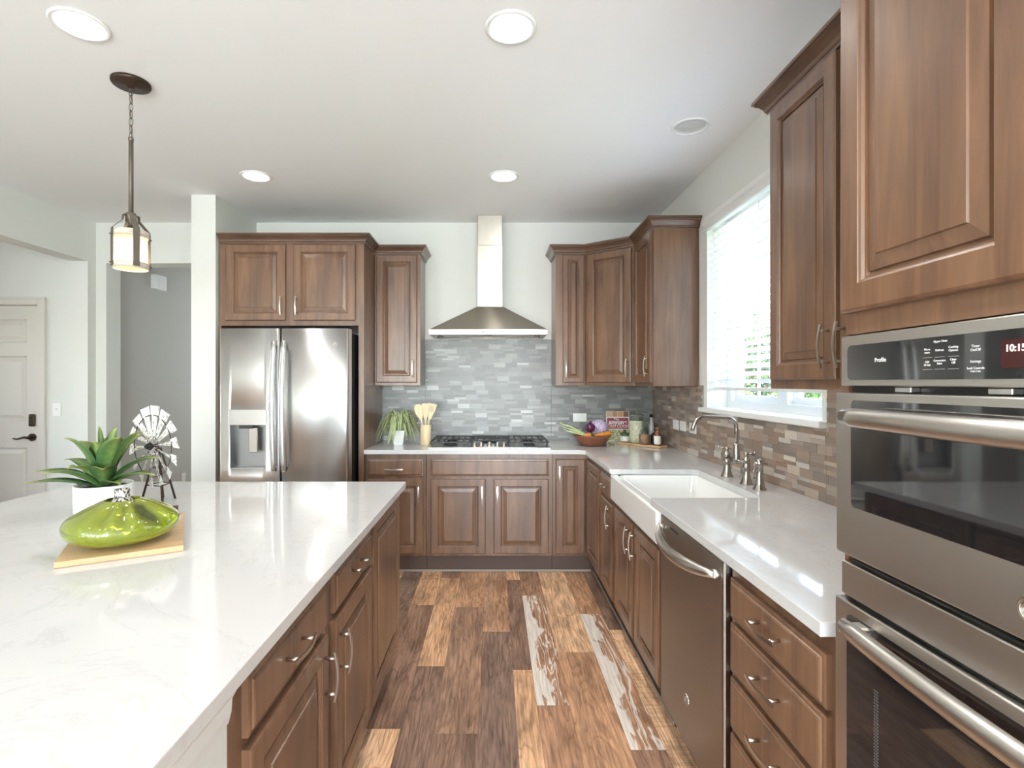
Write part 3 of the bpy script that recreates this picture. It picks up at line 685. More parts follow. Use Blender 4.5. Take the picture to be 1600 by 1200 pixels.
# --- island (faces +X): local x runs away from the camera
IX = -.472
def isl(label, y0, y1, items, name='island_cabinet'):
    its = [(k, a-y0, b-y0, z0, z1, (h[0], h[1]-y0, h[2]) if h else None) for k, a, b, z0, z1, h in items]
    return cabinet(name, label, 'cabinet', (IX, y0, 0), PI/2, y1-y0, .60, BZ, BT, its, base=True)
isl('dark brown island cabinet with drawer and door, nearest the camera', .938, 1.488, [('drawer', .989, 1.448, .722, .838, ('h', 1.20, .785)), ('door', .989, 1.448, .155, .70, ('v', 1.418, .60))])
isl('dark brown island cabinet with drawer and door, middle of the island side', 1.49, 1.984, [('drawer', 1.527, 1.973, .722, .838, ('h', 1.75, .785)), ('door', 1.527, 1.973, .155, .70, ('v', 1.557, .60))])
isl('dark brown island end cabinet with one tall plain panel door', 1.986, 2.556, [('door', 2.0, 2.550, .155, .862, None)])
t = thing('island_knee_wall', 'grey painted knee wall with trim under the island countertop', 'wall', (-1.75, .15, 0))
m = MB(); m.box(0, .672, 0, 2.406, 0, .873); m.box(.672, 1.278, 0, .785, 0, .873); m.build('wall_body', M_wall, t)
m = MB(); m.profile([(1.278, 0), (1.278, .785)], [(0, 0), (.003, 0), (.008, .02), (.010, .045), (.018, .06), (.018, .087), (0, .087)], z=.786); m.build('trim_molding', M_trim, t)
one(MB().prism([(-1.997, .1), (-.428, .1), (-.428, 2.588), (-1.997, 2.588)], .875, .905, bev=.002), 'island_countertop', M_quartz, 'large white quartz countertop of the kitchen island', 'countertop')
# --- perimeter countertop with the sink notch
pts = [(-.936, 3.81), (.62, 3.81)]
for k in range(1, 6): a = k/6*PI/2; pts.append((.62+.04*math.sin(a), 3.77+.04*math.cos(a)))
pts += [(.66, 3.77), (.66, 2.96), (1.11, 2.96), (1.14, 2.93), (1.14, 2.25), (1.11, 2.22), (.66, 2.22), (.66, 1.066), (XW-.001, 1.066), (XW-.001, YW-.001), (-.936, YW-.001)]
one(MB().prism(pts, .8745, .905, bev=.002), 'countertop', M_quartz, 'white quartz L-shaped countertop along the back and right walls', 'countertop')

# ================================================================== SINK
t = thing('farmhouse_sink', 'white apron-front farmhouse sink set into the right countertop', 'sink', (.657, 2.13, 0))
m = MB()
m.box(0, .046, .0, .84, .733, .874, .010, seg=4)
m.build('apron', M_ceramic, t)
m = MB(); W_, H_ = .50, .84
def rr(x0, x1, y0, y1, r, z, n=5):
    P = []
    for cx, cy, a0 in ((x1-r, y0+r, -PI/2), (x1-r, y1-r, 0), (x0+r, y1-r, PI/2), (x0+r, y0+r, PI)):
        for k in range(n+1): a = a0+PI/2*k/n; P.append((cx+r*math.cos(a), cy+r*math.sin(a), z))
    return P
m.rings([rr(.0465, W_, 0.005, H_-.005, .03, .66), rr(.0465, W_, .005, H_-.005, .03, .868), rr(.0468, W_, 0.002, H_-.002, .03, .8735), rr(.0500, .470, .03, .81, .035, .8735), rr(.056, .464, .036, .804, .035, .868), rr(.066, .454, .046, .794, .05, .70), rr(.09, .43, .07, .77, .06, .675), rr(.25, .27, .40, .42, .008, .672)], smooth=True, cap0=False)
m.build('basin', M_ceramic, t)
MB().lathe([(.001, .001), (.03, .001), (.045, .004), (.045, .0)], (.26, .42, .674), 24, cap0=False, cap1=False).build('drain', M_chrome, t)

# ================================================================== FAUCET
def post(m, x, y, s=1.0):
    m.lathe([(.030, 0), (.030, .004), (.026, .008), (.024, .014), (.0185, .030), (.0165, .060), (.0165, .075), (.0185, .078), (.0185, .083), (.016, .086), (.0155, .11), (.0175, .113), (.0175, .119), (.012, .124), (.008, .130), (.008, .136), (.011, .140), (.012, .147), (.008, .155), (.001, .157)], (x, y, 0), 20)
t = thing('kitchen_faucet', 'brushed nickel bridge faucet with squared gooseneck spout behind the sink', 'faucet', (1.205, 2.62, .905))
m = MB(); post(m, 0, .105); m.build('hot_post', M_chrome, t); m = MB(); post(m, 0, -.105); m.build('cold_post', M_chrome, t)
m = MB(); m.cyl((0, -.10, .098), (0, .10, .098), .0105, 14); m.lathe([(.014, -.015), (.016, -.008), (.016, .01), (.0165, .03), (.015, .055), (.012, .075), (.012, .085)], (0, 0, .098), 18); m.build('bridge', M_chrome, t)
m = MB(); P = [(0, 0, .17), (0, 0, .25)]
for k in range(1, 8): a = k/8*PI/2; P.append((-.05+.05*math.cos(a), 0, .265+.05*math.sin(a)))
P += [(-.05, 0, .315), (-.16, 0, .315)]
for k in range(1, 7): a = k/7*math.radians(78); P.append((-.16-.05*math.sin(a), 0, .265+.05*math.cos(a)))
P += [(-.214, 0, .262), (-.219, 0, .244)]
m.tube(P, .0095, 12); m.build('spout', M_chrome, t)
m = MB(); m.cyl((0, .105, .146), (-.035, .12, .150), .0035, 8); m.ball((-.036, .12, .150), .006, 8, 6); m.cyl((0, .105, .146), (.02, .097, .146), .003, 8); m.build('lever', M_chrome, t)
m = MB(); m.cyl((0, -.105, .146), (.03, -.125, .152), .0035, 8); m.ball((.03, -.125, .152), .006, 8, 6); m.cyl((0, -.105, .146), (.035, -.11, .14), .003, 8); m.build('lever', M_chrome, t)
t = thing('side_sprayer', 'brushed nickel side sprayer standing on the counter nearest the camera beside the faucet', 'sink sprayer', (1.203, 2.386, .905))
m = MB(); m.lathe([(.029, 0), (.029, .005), (.024, .010), (.020, .030), (.015, .075), (.013, .105), (.016, .108), (.018, .118), (.017, .130), (.010, .139), (.001, .142)], (0, 0, 0), 20); m.build('spray_body', M_chrome, t)
m = MB(); m.cyl((0, 0, .122), (-.022, .006, .118), .010, 12, r2=.013); m.cyl((0, 0, .124), (.03, -.012, .117), .004, 8); m.tube([(-.01, 0, .108), (-.026, .004, .085), (-.024, .003, .05)], .0035, 8); m.build('spray_head', M_chrome, t)

# ================================================================== REFRIGERATOR
t = thing('refrigerator', 'stainless steel french door refrigerator with water dispenser', 'refrigerator', (-1.88, 3.62, 0))
FW = .884
MB().box(.012, FW-.012, .10, .72, .03, 1.745, .004).build('case', M_darkgrey, t)
def fdoor(x0, x1, z0, z1, hole=None):
    m = MB(); w = x1-x0
    def fy(u): 
        e = min(u, w-u); rnd = .012*(1-min(1, e/.012))**2
        return .0 - .010*(1-((u-w/2)/(w/2))**2) + rnd
    us = sorted(set([0, .002, .005, .009, .014] + [w*k/14 for k in range(1, 14)] + [w-.014, w-.009, w-.005, w-.002, w] + ([hole[0], hole[1]] if hole else [])))
    zsL = [z0, z1] if not hole else [z0, hole[2], hole[3], z1]
    V = {}
    for u in us:
        for z in zsL: V[(u, z)] = m._v((x0+u, fy(u), z))
    for a, b in zip(us[:-1], us[1:]):
        for c, d_ in zip(zsL[:-1], zsL[1:]):
            if hole and hole[0] <= a < hole[1] and c == hole[2]: continue
            f = m.face([V[(a, c)], V[(b, c)], V[(b, d_)], V[(a, d_)]], 0, True)
    B = [m._v(p) for p in ((x0, .09, z0), (x1, .09, z0), (x1, .09, z1), (x0, .09, z1))]
    m.face([B[3], B[2], B[1], B[0]])
    m.face([V[(u, z0)] for u in reversed(us)] + [B[0], B[1]]); m.face([V[(u, z1)] for u in us] + [B[2], B[3]])
    m.face([V[(0, z)] for z in zsL] + [B[3], B[0]]); m.face([V[(w, z)] for z in reversed(zsL)] + [B[1], B[2]])
    if hole:
        h0, h1, c, d_ = hole; dp = .065
        q = [m._v((x0+a, dp, b)) for a, b in ((h0, c), (h1, c), (h1, d_), (h0, d_))]
        m.face(q, 1)
        hu = [u for u in us if h0 <= u <= h1]
        m.face([V[(u, c)] for u in hu] + [q[1], q[0]], 1); m.face([V[(u, d_)] for u in hu] + [q[2], q[3]], 1)
        m.face([V[(h0, c)], V[(h0, d_)], q[3], q[0]], 1); m.face([V[(h1, c)], V[(h1, d_)], q[2], q[1]], 1)
    return m
M_recess = mat('dispenser_grey', srgb(150, 150, 150), .3, .8)
dl_ = fdoor(0, .4165, .70, 1.762, (.077, .317, .80, 1.10)).build('door', [M_steel, M_recess], t)
dr_ = fdoor(.4215, FW, .70, 1.762).build('door', M_steel, t)
fd = fdoor(0, FW, .06, .692).build('freezer_drawer', M_steel, t)
MB().box(.072, .333, -.018, .02, 1.10, 1.205, .002).build('dispenser_panel', M_steel, dl_)
m = MB(); m.box(.135, .23, .0, .03, 1.075, 1.10, .002); m.build('nozzle', M_darkgrey, dl_)
m = MB(); m.box(.199, .259, .006, .02, .912, 1.082, .003); m.build('dispenser_paddle', M_chrome, dl_)
m = MB(); m.box(.08, .314, -.004, .062, .800, .806, .001); m.build('drip_tray', M_steel, dl_)
def fhandle(x, parent):
    m = MB(); zs_ = [.79+.88*k/16 for k in range(17)]
    rg = []
    for k, z in enumerate(zs_):
        u = 2*k/16-1; y = -.030-.038*(1-u*u); wv = .021-.004*abs(u)
        rg.append([(x+wv*math.cos(a)*1.0, y+.012*math.sin(a), z) for a in [2*PI*j/14 for j in range(14)]])
    m.rings(rg)
    for z in (.80, 1.66): m.box(x-.012, x+.012, -.035, -.002, z-.018, z+.018, .004)
    m.build('handle', M_steel, parent)
fhandle(.386, dl_); fhandle(.453, dr_)
m = MB(); m.tube([(.08, -.045, .60), (.25, -.058, .60), (.442, -.062, .60), (.634, -.058, .60), (.804, -.045, .60)], .015, 12)
for x in (.09, .794): m.cyl((x, -.045, .60), (x, 0, .60), .01, 10)
m.build('handle', M_steel, fd)
def emblem(parent, loc, r, rz=0, mi=None, rot=(0, 0, 0)):
    m = MB(); n = 28
    for rad, w_ in ((r, r*.12), (r*.8, r*.06)):
        P = [(rad*math.cos(2*PI*k/n), -.0008, rad*math.sin(2*PI*k/n)) for k in range(n+1)]; m.tube(P, w_, 6, up=(0, 1, 0))
    for s in (-1, 1):   # two interlaced script loops
        P = [(s*r*.28+r*.34*math.cos(a)*(1 if s < 0 else .8), -.0008, r*.42*math.sin(a)) for a in [math.radians(40+s*20+18*k) for k in range(17)]]; m.tube(P, r*.07, 5, up=(0, 1, 0))
    for k in range(4):
        a0 = PI/4+PI/2*k; P = [(r*.62*math.cos(a0+d)+0, -.0008, r*.62*math.sin(a0+d)) for d in (-.35, -.15, .05, .25)]; m.tube(P, r*.05, 5, up=(0, 1, 0))
    return m.build('emblem', M_nickel, parent, loc, rot)
emblem(dr_, (.80, -.0115, 1.652), .013)
MB().box(.03, .85, .11, .70, 0, .03).build('base_grille', M_black, t)
m = MB(); m.box(.845, .875, .03, .12, 1.745, 1.765, .003); m.box(.01, .04, .03, .12, 1.745, 1.765, .003); m.build('hinge_cover', M_darkgrey, t)

# ================================================================== DISHWASHER
t = thing('dishwasher', 'dark stainless steel dishwasher with curved bar handle under the right counter', 'dishwasher', (.690, 2.124, 0), -PI/2)
MB().box(.008, .588, .005, .58, .12, .868).build('tub', M_black, t)
m = MB(); m.panel(.58, .738, .022, [(0, .003), (0, -.014), (.003, -.019), (.010, -.021), (.012, -.021)]); o = m.build('door', M_steel_dw, t, (.008, 0, .128))
m = MB(); P = []
for k in range(17): u = 2*k/16-1; P.append((.29+.262*u, -.034-.045*(1-u*u), .692-.020*(1-u*u)))
rg = []
m.tube(P, [.011+.009*(1-abs(2*k/16-1)**4) for k in range(17)], 12)
for s in (.034, .546): m.cyl((s, -.036, .692), (s, -.02, .692), .014, 14)
m.build('handle', M_steel_dark, o)
MB().box(.12, .20, -.0225, -.02, .708, .716).build('vent_slot', M_black, o)
emblem(o, (.29, -.0215, .165), .018)
MB().box(.008, .588, .05, .5, 0, .118).build('toe_kick', M_black, t)

# ================================================================== WALL OVENS
t = thing('double_wall_oven', 'stainless steel double wall oven with black glass and bar handles', 'oven', (.690, 1.033, 0), -PI/2)
OW = .755
MB().box(.004, OW-.004, .012, .56, .305, 1.478).build('housing', M_black, t)
def rplate(x0, x1, z0, z1, y, r=.010, d=.002):
    m = MB(); P = [(x, z) for x, z, _ in [(p[0], p[1], 0) for p in rr(x0, x1, z0, z1, r, 0, 5)]]
    m.rings([[(x, y+d, z) for x, z in P], [(x, y, z) for x, z in P]], smooth=False); return m
cp = MB().box(0, OW, -.010, .012, 1.382, 1.478, .0025, seg=2).build('control_panel', M_steel_dark, t)
cg = rplate(.020, .735, 1.3935, 1.459, -.0112).build('panel_glass', M_blackglass, cp)
rplate(.327, .428, 1.408, 1.446, -.0118, .003, .0005).build('display', mat('display_glass', srgb(66, 34, 33), .08), cg)
M_led = emis('clock_digits', srgb(225, 200, 200), .6)
text_mesh('clock_digits', '10:15', .0128, M_led, cg, (.3475, -.0123, 1.4335), bold=.0003)
tx = lambda s, size, x, z, nm='button_lettering', **k: text_mesh(nm, s, size, M_text, cg, (x, -.0116, z), **k)
tx('Profile', .0105, .107, 1.4285, 'range_lettering', bold=.0001)
tx('Upper Oven', .0048, .2315, 1.4515)
tx('Micro\nwave', .0048, .207, 1.438); tx('Defrost', .0048, .230, 1.438); tx('Cooking\nOptions', .0048, .254, 1.439)
tx('Add\n30 Sec', .0048, .207, 1.4185); tx('Convection\nBake', .0046, .230, 1.420); tx('Clear\nOff', .0048, .254, 1.4205)
tx('Timer\nOn/Off', .0054, .290, 1.4375); tx('Settings', .0054, .290, 1.4185); tx('Lock Controls', .0046, .290, 1.409); tx('Hold 3 Sec', .0036, .290, 1.4045)
m = MB()
for x in (.207, .230, .254):
    for z in (1.4275, 1.409): m.box(x-.009, x+.009, -.0114, -.0112, z, z+.0003)
m.build('button_line', M_text, cg)
for x in (.13, .30, .45, .62): MB().box(x, x+.035, -.004, .012, 1.3725, 1.3805, .001).build('hinge_clip', M_steel, t)
ud = MB().box(0, OW, -.020, .010, 1.062, 1.370, .003, seg=2).build('upper_door', M_steel_dark, t)
ug = rplate(.045, .71, 1.157, 1.356, -.0212).build('window', M_blackglass, ud)
def ohandle(z, parent, r=.0155):
    m = MB(); P = []; n = 18
    for k in range(n+1):
        u = 2*k/n-1; P.append((.3775+.315*u, -.048-.016*(1-u*u), z))
    rg = []
    for k, p in enumerate(P):
        u = 2*k/n-1; e = 1 if abs(u) < .97 else .8
        rg.append([(p[0], p[1]+.013*e*math.cos(a), p[2]+r*1.15*e*math.sin(a)) for a in [2*PI*j/16 for j in range(16)]])
    m.rings(rg)
    for s in (-1, 1): m.box(.3775+s*.295-.015, .3775+s*.295+.015, -.045, -.02, z-.010, z+.010, .003)
    return m.build('handle', M_steel_dark, parent)
ohandle(1.326, ud)
eb = MB().lathe([(.019, 0), (.019, .002), (.0165, .004), (.0155, .0025), (.001, .0025)], (0, 0, 0), 32).build('emblem_disc', M_nickel, ud, (.3775, -.020, 1.105), (PI/2, 0, 0))
emblem(ud, (.3775, -.0235, 1.105), .0125)
MB().box(.004, OW-.004, -.012, .012, .981, 1.045, .002).build('trim_strip', M_steel_dark, t)
ld = MB().box(0, OW, -.022, .010, .318, .975, .003, seg=2).build('lower_door', M_steel_dark, t)
lg = rplate(.036, .719, .42, .955, -.0232).build('window', M_blackglass, ld)
m = MB()
for x in (.108, .640):
    for k in range(70):
        for dx in (0, .004, .008): m.box(x+dx, x+dx+.0022, -.0236, -.0232, .47+k*.0055, .4725+k*.0055)
m.build('window_dots', mat('enamel_dots', srgb(96, 96, 100), .5), lg)
ohandle(.942, ld)

# ================================================================== RANGE HOOD
t = thing('range_hood', 'stainless steel chimney range hood above the cooktop', 'range hood', (-.04, 4.449, 0))
m = MB(); b = .4555; d_ = .389
m.rings([[(-b, -d_, 1.762), (b, -d_, 1.762), (b, 0, 1.762), (-b, 0, 1.762)], [(-b, -d_, 1.800), (b, -d_, 1.800), (b, 0, 1.800), (-b, 0, 1.800)],
         [(-.102+.012, -.19, 2.005), (.102+.012, -.19, 2.005), (.114, 0, 2.005), (-.090, 0, 2.005)]], smooth=False, cap0=False)
m.rings([[(-b, -d_, 1.762), (b, -d_, 1.762), (b, 0, 1.762), (-b, 0, 1.762)], [(-b+.03, -d_+.03, 1.762), (b-.03, -d_+.03, 1.762), (b-.03, -.03, 1.762), (-b+.03, -.03, 1.762)], [(-b+.04, -d_+.04, 1.775), (b-.04, -d_+.04, 1.775), (b-.04, -.04, 1.775), (-b+.04, -.04, 1.775)]], smooth=False, cap0=False)
m.build('canopy', M_hood, t)
m = MB(); m.box(-.090, .114, -.19, 0, 2.003, 2.50, .002); m.build('chimney', M_hood, t)
MB().box(-.087, .111, -.187, 0, 2.50, ZC-.001, .002).build('chimney', M_hood, t)
m = MB()
for k in range(6): m.cyl((-.04+.02*k, -d_-.002, 1.781), (-.04+.02*k, -d_+.002, 1.781), .004 if k else .006, 12)
m.build('button', M_darkgrey, t)
m = MB()
for s in (-1, 1): m.box(s*.2-.17, s*.2+.17, -.33, -.06, 1.768, 1.774, .002)
m.build('filter', M_steel_dark, t)
# ================================================================== COOKTOP
CT = .905
t = thing('gas_cooktop', 'stainless steel gas cooktop with black cast iron grates set in the back counter', 'cooktop', (-.030, 3.865, CT+.0005))
m = MB(); m.box(-.45, .45, 0, .53, 0, .010, .003, seg=2); m.build('cooktop_tray', M_steel, t)
for (x, y, r) in ((-.30, .15, .045), (-.30, .39, .038), (0, .36, .055), (.30, .15, .038), (.30, .39, .045)):
    m = MB(); m.lathe([(r*1.25, 0), (r*1.2, .006), (r, .008), (r*.95, .016), (.001, .017)], (x, y, .010), 24); m.build('burner', [M_iron], t)
def grate(x0, x1, y0, y1):
    m = MB(); z = .046; b = .005
    for y in (y0, y1): m.box(x0, x1, y-b, y+b, z-.010, z, .002)
    for x in (x0, x1): m.box(x-b, x+b, y0, y1, z-.010, z, .002)
    n = max(3, int((x1-x0)/.045))
    for k in range(1, n): x = x0+(x1-x0)*k/n; m.box(x-.004, x+.004, y0, y1, z-.009, z+.002, .0015)
    yc = (y0+y1)/2; m.box(x0, x1, yc-b, yc+b, z-.010, z+.001, .002)
    for x in (x0+.01, x1-.01):
        for y in (y0+.01, y1-.01): m.box(x-.007, x+.007, y-.007, y+.007, .0095, z-.008)
    m.build('grate', M_iron, t)
grate(-.44, -.150, .07, .52); grate(-.142, .142, .20, .52); grate(.150, .44, .07, .52)
for x, y in ((-.110, .055), (-.060, .075), (0, .08), (.060, .075), (.108, .055)):
    m = MB(); m.lathe([(.021, 0), (.021, .003), (.016, .005), (.015, .026), (.010, .030), (.001, .030)], (x, y, .010), 20); m.box(x-.003, x+.003, y-.016, y+.010, .038, .042, .001); m.build('knob', M_nickel, t)

# ================================================================== BACK COUNTER, LEFT
M_soil = mat('soil', srgb(60, 50, 42), .95)
def leaf_mat(name, a, b, tip=None, scale=(30, 30, 3)):
    m = mat(name, rough=.42); at = N(m, 'ShaderNodeAttribute', attribute_name='tone'); s = N(m, 'ShaderNodeSeparateColor'); L(m, at.outputs['Color'], s.inputs[0])
    c = mix(m, s.outputs[0], a, b)
    if tip: c = mix(m, s.outputs[1], c, tip)
    n = noise(m, coords(m, scale), 2, 4); c = mix(m, 1.0, c, ramp(m, n, [(.3, (.78, .8, .78, 1)), (.7, (1.1, 1.1, 1.1, 1))]), 'MULTIPLY')
    L(m, c, bsdf(m).inputs['Base Color']); return m
def leaf(name, pts, widths, m_, parent, thick=.0012, cup=.0, edge_tip=True, up=(0, 0, 1), striped=False, fold=.25):
    """solid leaf blade along pts; 5 columns across so the midrib folds; tone R=across, G=towards the tip"""
    bm = bmesh.new(); lay = bm.loops.layers.color.new('tone'); pts = [Vector(p) for p in pts]; n = len(pts)
    cols = [-1, -.55, 0, .55, 1]; rowsT = []; rowsB = []
    for i, p in enumerate(pts):
        tt = (pts[min(i+1, n-1)]-pts[max(i-1, 0)]).normalized(); side = tt.cross(Vector(up))
        if side.length < .05: side = tt.cross(Vector((0, 1, 0)))
        side.normalize(); nrm = side.cross(tt).normalized()
        w = widths[i]
        rowsT.append([p+side*(c*w)+nrm*(fold*w*abs(c)) for c in cols]); rowsB.append([p+side*(c*w)+nrm*(fold*w*abs(c)-thick) for c in cols])
    VT = [[bm.verts.new(p) for p in r] for r in rowsT]; VB = [[bm.verts.new(p) for p in r] for r in rowsB]
    def f(vs, ij):
        try: q = bm.faces.new(vs)
        except ValueError: return
        q.smooth = True
        for l, (i, j) in zip(q.loops, ij):
            l[lay] = (1-abs(cols[j]), (i/(n-1))**3 if not striped else (1 if abs(cols[j]) == 1 else 0), 0, 1)
    for i in range(n-1):
        for j in range(4):
            f([VT[i][j], VT[i][j+1], VT[i+1][j+1], VT[i+1][j]], [(i, j), (i, j+1), (i+1, j+1), (i+1, j)])
            f([VB[i+1][j], VB[i+1][j+1], VB[i][j+1], VB[i][j]], [(i+1, j), (i+1, j+1), (i, j+1), (i, j)])
        for j, d in ((0, 1), (4, -1)): f([VT[i][j], VT[i+1][j], VB[i+1][j], VB[i][j]][::d], [(i, j), (i+1, j), (i+1, j), (i, j)][::d])
    f([VT[0][j] for j in range(5)] + [VB[0][j] for j in range(4, -1, -1)], [(0, 0)]*10)
    me = bpy.data.meshes.new(name); bm.to_mesh(me); bm.free(); me.materials.append(m_)
    o = bpy.data.objects.new(name, me); COL.objects.link(o); o.parent = parent; return o
M_spider = leaf_mat('spider_leaf', srgb(206, 212, 160), srgb(78, 112, 56), None, (60, 60, 20))
t = thing('potted_spider_plant', 'bushy striped green plant in a small tapered white pot beside the refrigerator panel', 'plant', (-.745, 4.17, CT))
m = MB()
sq = lambda h, z, r=.006: rr(-h, h, -h, h, r, z, 3)
m.rings([sq(.036, 0), sq(.050, .100), sq(.053, .103), sq(.053, .112), sq(.048, .112), sq(.046, .100)], smooth=False, cap1=False)
m.build('pot', M_ceramic, t); MB().box(-.045, .045, -.045, .045, .094, .100).build('soil', M_soil, t)
rnd = random.Random(11)
for k in range(90):
    a = rnd.uniform(0, 2*PI); reach = rnd.uniform(.08, .19); hgt = rnd.uniform(.10, .21)
    if k < 10: reach = rnd.uniform(.05, .09); hgt = rnd.uniform(.02, .05)
    ca, sa = math.cos(a), math.sin(a)
    if a > .5 and a < 2.6 : reach = min(reach, .14)
    P = []
    n = 8
    for i in range(n+1):
        u = i/n; x = reach*u; z = .10+hgt*math.sin(min(1, u*1.2)*PI*.55)*1.05 - (.22+.1*((k*7)%5)/5)*max(0, u-.3)**1.6*(reach/.14) - .03*u*u
        P.append((.012*ca+ca*x, .012*sa+sa*x, max(z, .012)))
    wd = rnd.uniform(.0045, .009); leaf('leaf', P, [wd*(.55+.8*math.sin(PI*min(1, .1+u/n*.95)))*(1 if u < n else .05) for u in range(n+1)], M_spider, t, .0008, striped=False)
t = thing('utensil_crock', 'pale wood utensil crock beside the cooktop', 'crock', (-.524, 4.09, CT))
MB().lathe([(.038, 0), (.042, .004), (.042, .156), (.040, .160), (.037, .158), (.036, .012), (.001, .010)], (0, 0, 0), 32).build('crock_body', M_palewood, t)
def utensil(name, label, dx, dy, tx_, ty_, kind, ht):
    base = Vector((-.524+dx, 4.09+dy, CT+.016)); top = Vector((-.524+tx_, 4.09+ty_, CT+ht))
    o = MB(); ax = (top-base).normalized(); mid = base+(top-base)*.66
    o.tube([base, base+(top-base)*.35, mid], [.0055, .005, .006], 8)
    side = ax.cross(Vector((0, 1, 0))).normalized()
    prof = {'spoon': [(.58, .007), (.66, .015), (.75, .027), (.85, .034), (.94, .031), (1.0, .014)], 'spatula': [(.58, .007), (.68, .017), (.80, .026), (.92, .033), (.99, .036), (1.0, .034)], 'paddle': [(.58, .007), (.68, .015), (.80, .021), (.93, .026), (.99, .026), (1.0, .020)]}[kind]
    R_ = []
    for u, w in prof:
        c = base+(top-base)*u; R_.append([c+side*w+Vector((0, .0015, 0)), c-side*w+Vector((0, .0015, 0)), c-side*w+Vector((0, -.0015, 0)), c+side*w+Vector((0, -.0015, 0))])
    o.rings(R_, smooth=False)
    if kind == 'spatula':
        for s in (-.4, 0, .4):
            c0 = base+(top-base)*.80; c1 = base+(top-base)*.95
            o.rings([[c+side*(s*.03+e*.0022)+Vector((0, yy, 0)) for e, yy in ((1, .0022), (-1, .0022), (-1, -.0022), (1, -.0022))] for c in (c0, c1)], smooth=False, mi=1)
    return tag(o.build(name, [M_palewood, M_grout]), label, 'utensil', None)
utensil('wooden_spoon', 'round-headed wooden spoon leaning left in the crock', .012, -.016, -.062, -.022, 'spoon', .318)
utensil('wooden_paddle', 'narrow wooden paddle in the middle of the crock', 0, 0, -.004, -.004, 'paddle', .325)
utensil('wooden_spatula', 'slotted wooden spatula leaning right in the crock', -.012, .014, .052, .012, 'spatula', .322)

# ================================================================== BACK COUNTER, RIGHT
M_clay = mat('brown_glazed_clay', srgb(128, 76, 52), .25, Coat_Weight=.4)
BX, BY = .765, 4.10
one(MB().lathe([(.001, .006), (.085, .006), (.090, 0), (.098, .004), (.125, .040), (.138, .066), (.150, .078), (.148, .083), (.138, .080), (.120, .052), (.092, .014), (.001, .012)], (0, 0, 0), 48, cap0=False, cap1=False), 'bowl', M_clay, 'brown glazed bowl of vegetables on the back counter', 'bowl', (BX, BY, CT))
M_onion = mat('red_onion', rough=.2); _n = noise(M_onion, coords(M_onion, (40, 40, 6)), 2, 3); L(M_onion, ramp(M_onion, _n, [(.35, srgb(58, 16, 42)), (.7, srgb(118, 44, 92))]), bsdf(M_onion).inputs['Base Color'])
m = MB(); m.lathe([(.001, -.036), (.012, -.035), (.030, -.022), (.040, -.002), (.037, .016), (.022, .030), (.008, .036), (.004, .050), (.001, .052)], (0, 0, 0), 24); one(m, 'red_onion', M_onion, 'dark purple onion in the vegetable bowl', 'onion', (BX-.022, BY-.050, CT+.140))
M_cab = mat('purple_cabbage', rough=.5); _n = noise(M_cab, coords(M_cab, (1, 1, 1)), 38, 5, .6, 2.5); L(M_cab, ramp(M_cab, _n, [(.40, srgb(140, 116, 158)), (.5, srgb(222, 208, 226)), (.6, srgb(176, 154, 190))]), bsdf(M_cab).inputs['Base Color']); bump(M_cab, _n, .6, .004)
m = MB(); m.ball((0, 0, 0), .068, 28, 18); one(m, 'purple_cabbage', M_cab, 'pale purple cabbage at the back of the vegetable bowl', 'cabbage', (BX+.062, BY+.035, CT+.132))
M_carrot = mat('orange_squash', rough=.45); _n = noise(M_carrot, coords(M_carrot, (40, 40, 40)), 1.5, 3); L(M_carrot, ramp(M_carrot, _n, [(.35, srgb(206, 120, 46)), (.7, srgb(240, 168, 86))]), bsdf(M_carrot).inputs['Base Color'])
M_green = mat('green_stem', srgb(110, 132, 60), .5)
def carrot(label, a, b, r0, r1):
    t = thing('carrot', label, 'carrot', a); a, b = Vector((0, 0, 0)), Vector(b)-Vector(a); n = 8
    MB().tube([a.lerp(b, k/n) for k in range(n+1)], [max(.003, r0+(r1-r0)*(k/n))*(.55 if k in (0, n) else 1)*(1+.05*math.sin(9*k)) for k in range(n+1)], 12).build('root', M_carrot, t)
    d = (a-b).normalized(); m = MB()
    for k in range(4): m.tube([a, a+d*.02+Vector((0, .004*(k-1.5), .004)), a+d*.04+Vector((0, .008*(k-1.5), .006))], [.003, .0025, .0015], 6)
    m.build('stalk', M_green, t)
carrot('orange carrot at the front right rim of the vegetable bowl', (BX+.135, BY-.060, CT+.098), (BX+.005, BY-.088, CT+.084), .021, .012)
carrot('orange carrot below the onion in the vegetable bowl', (BX-.018, BY-.078, CT+.088), (BX-.085, BY-.05, CT+.076), .020, .013)
M_cel = mat('celery', rough=.5); _n = noise(M_cel, coords(M_cel, (60, 60, 60)), 1.5, 3); L(M_cel, ramp(M_cel, _n, [(.35, srgb(176, 196, 116)), (.7, srgb(226, 232, 184))]), bsdf(M_cel).inputs['Base Color'])
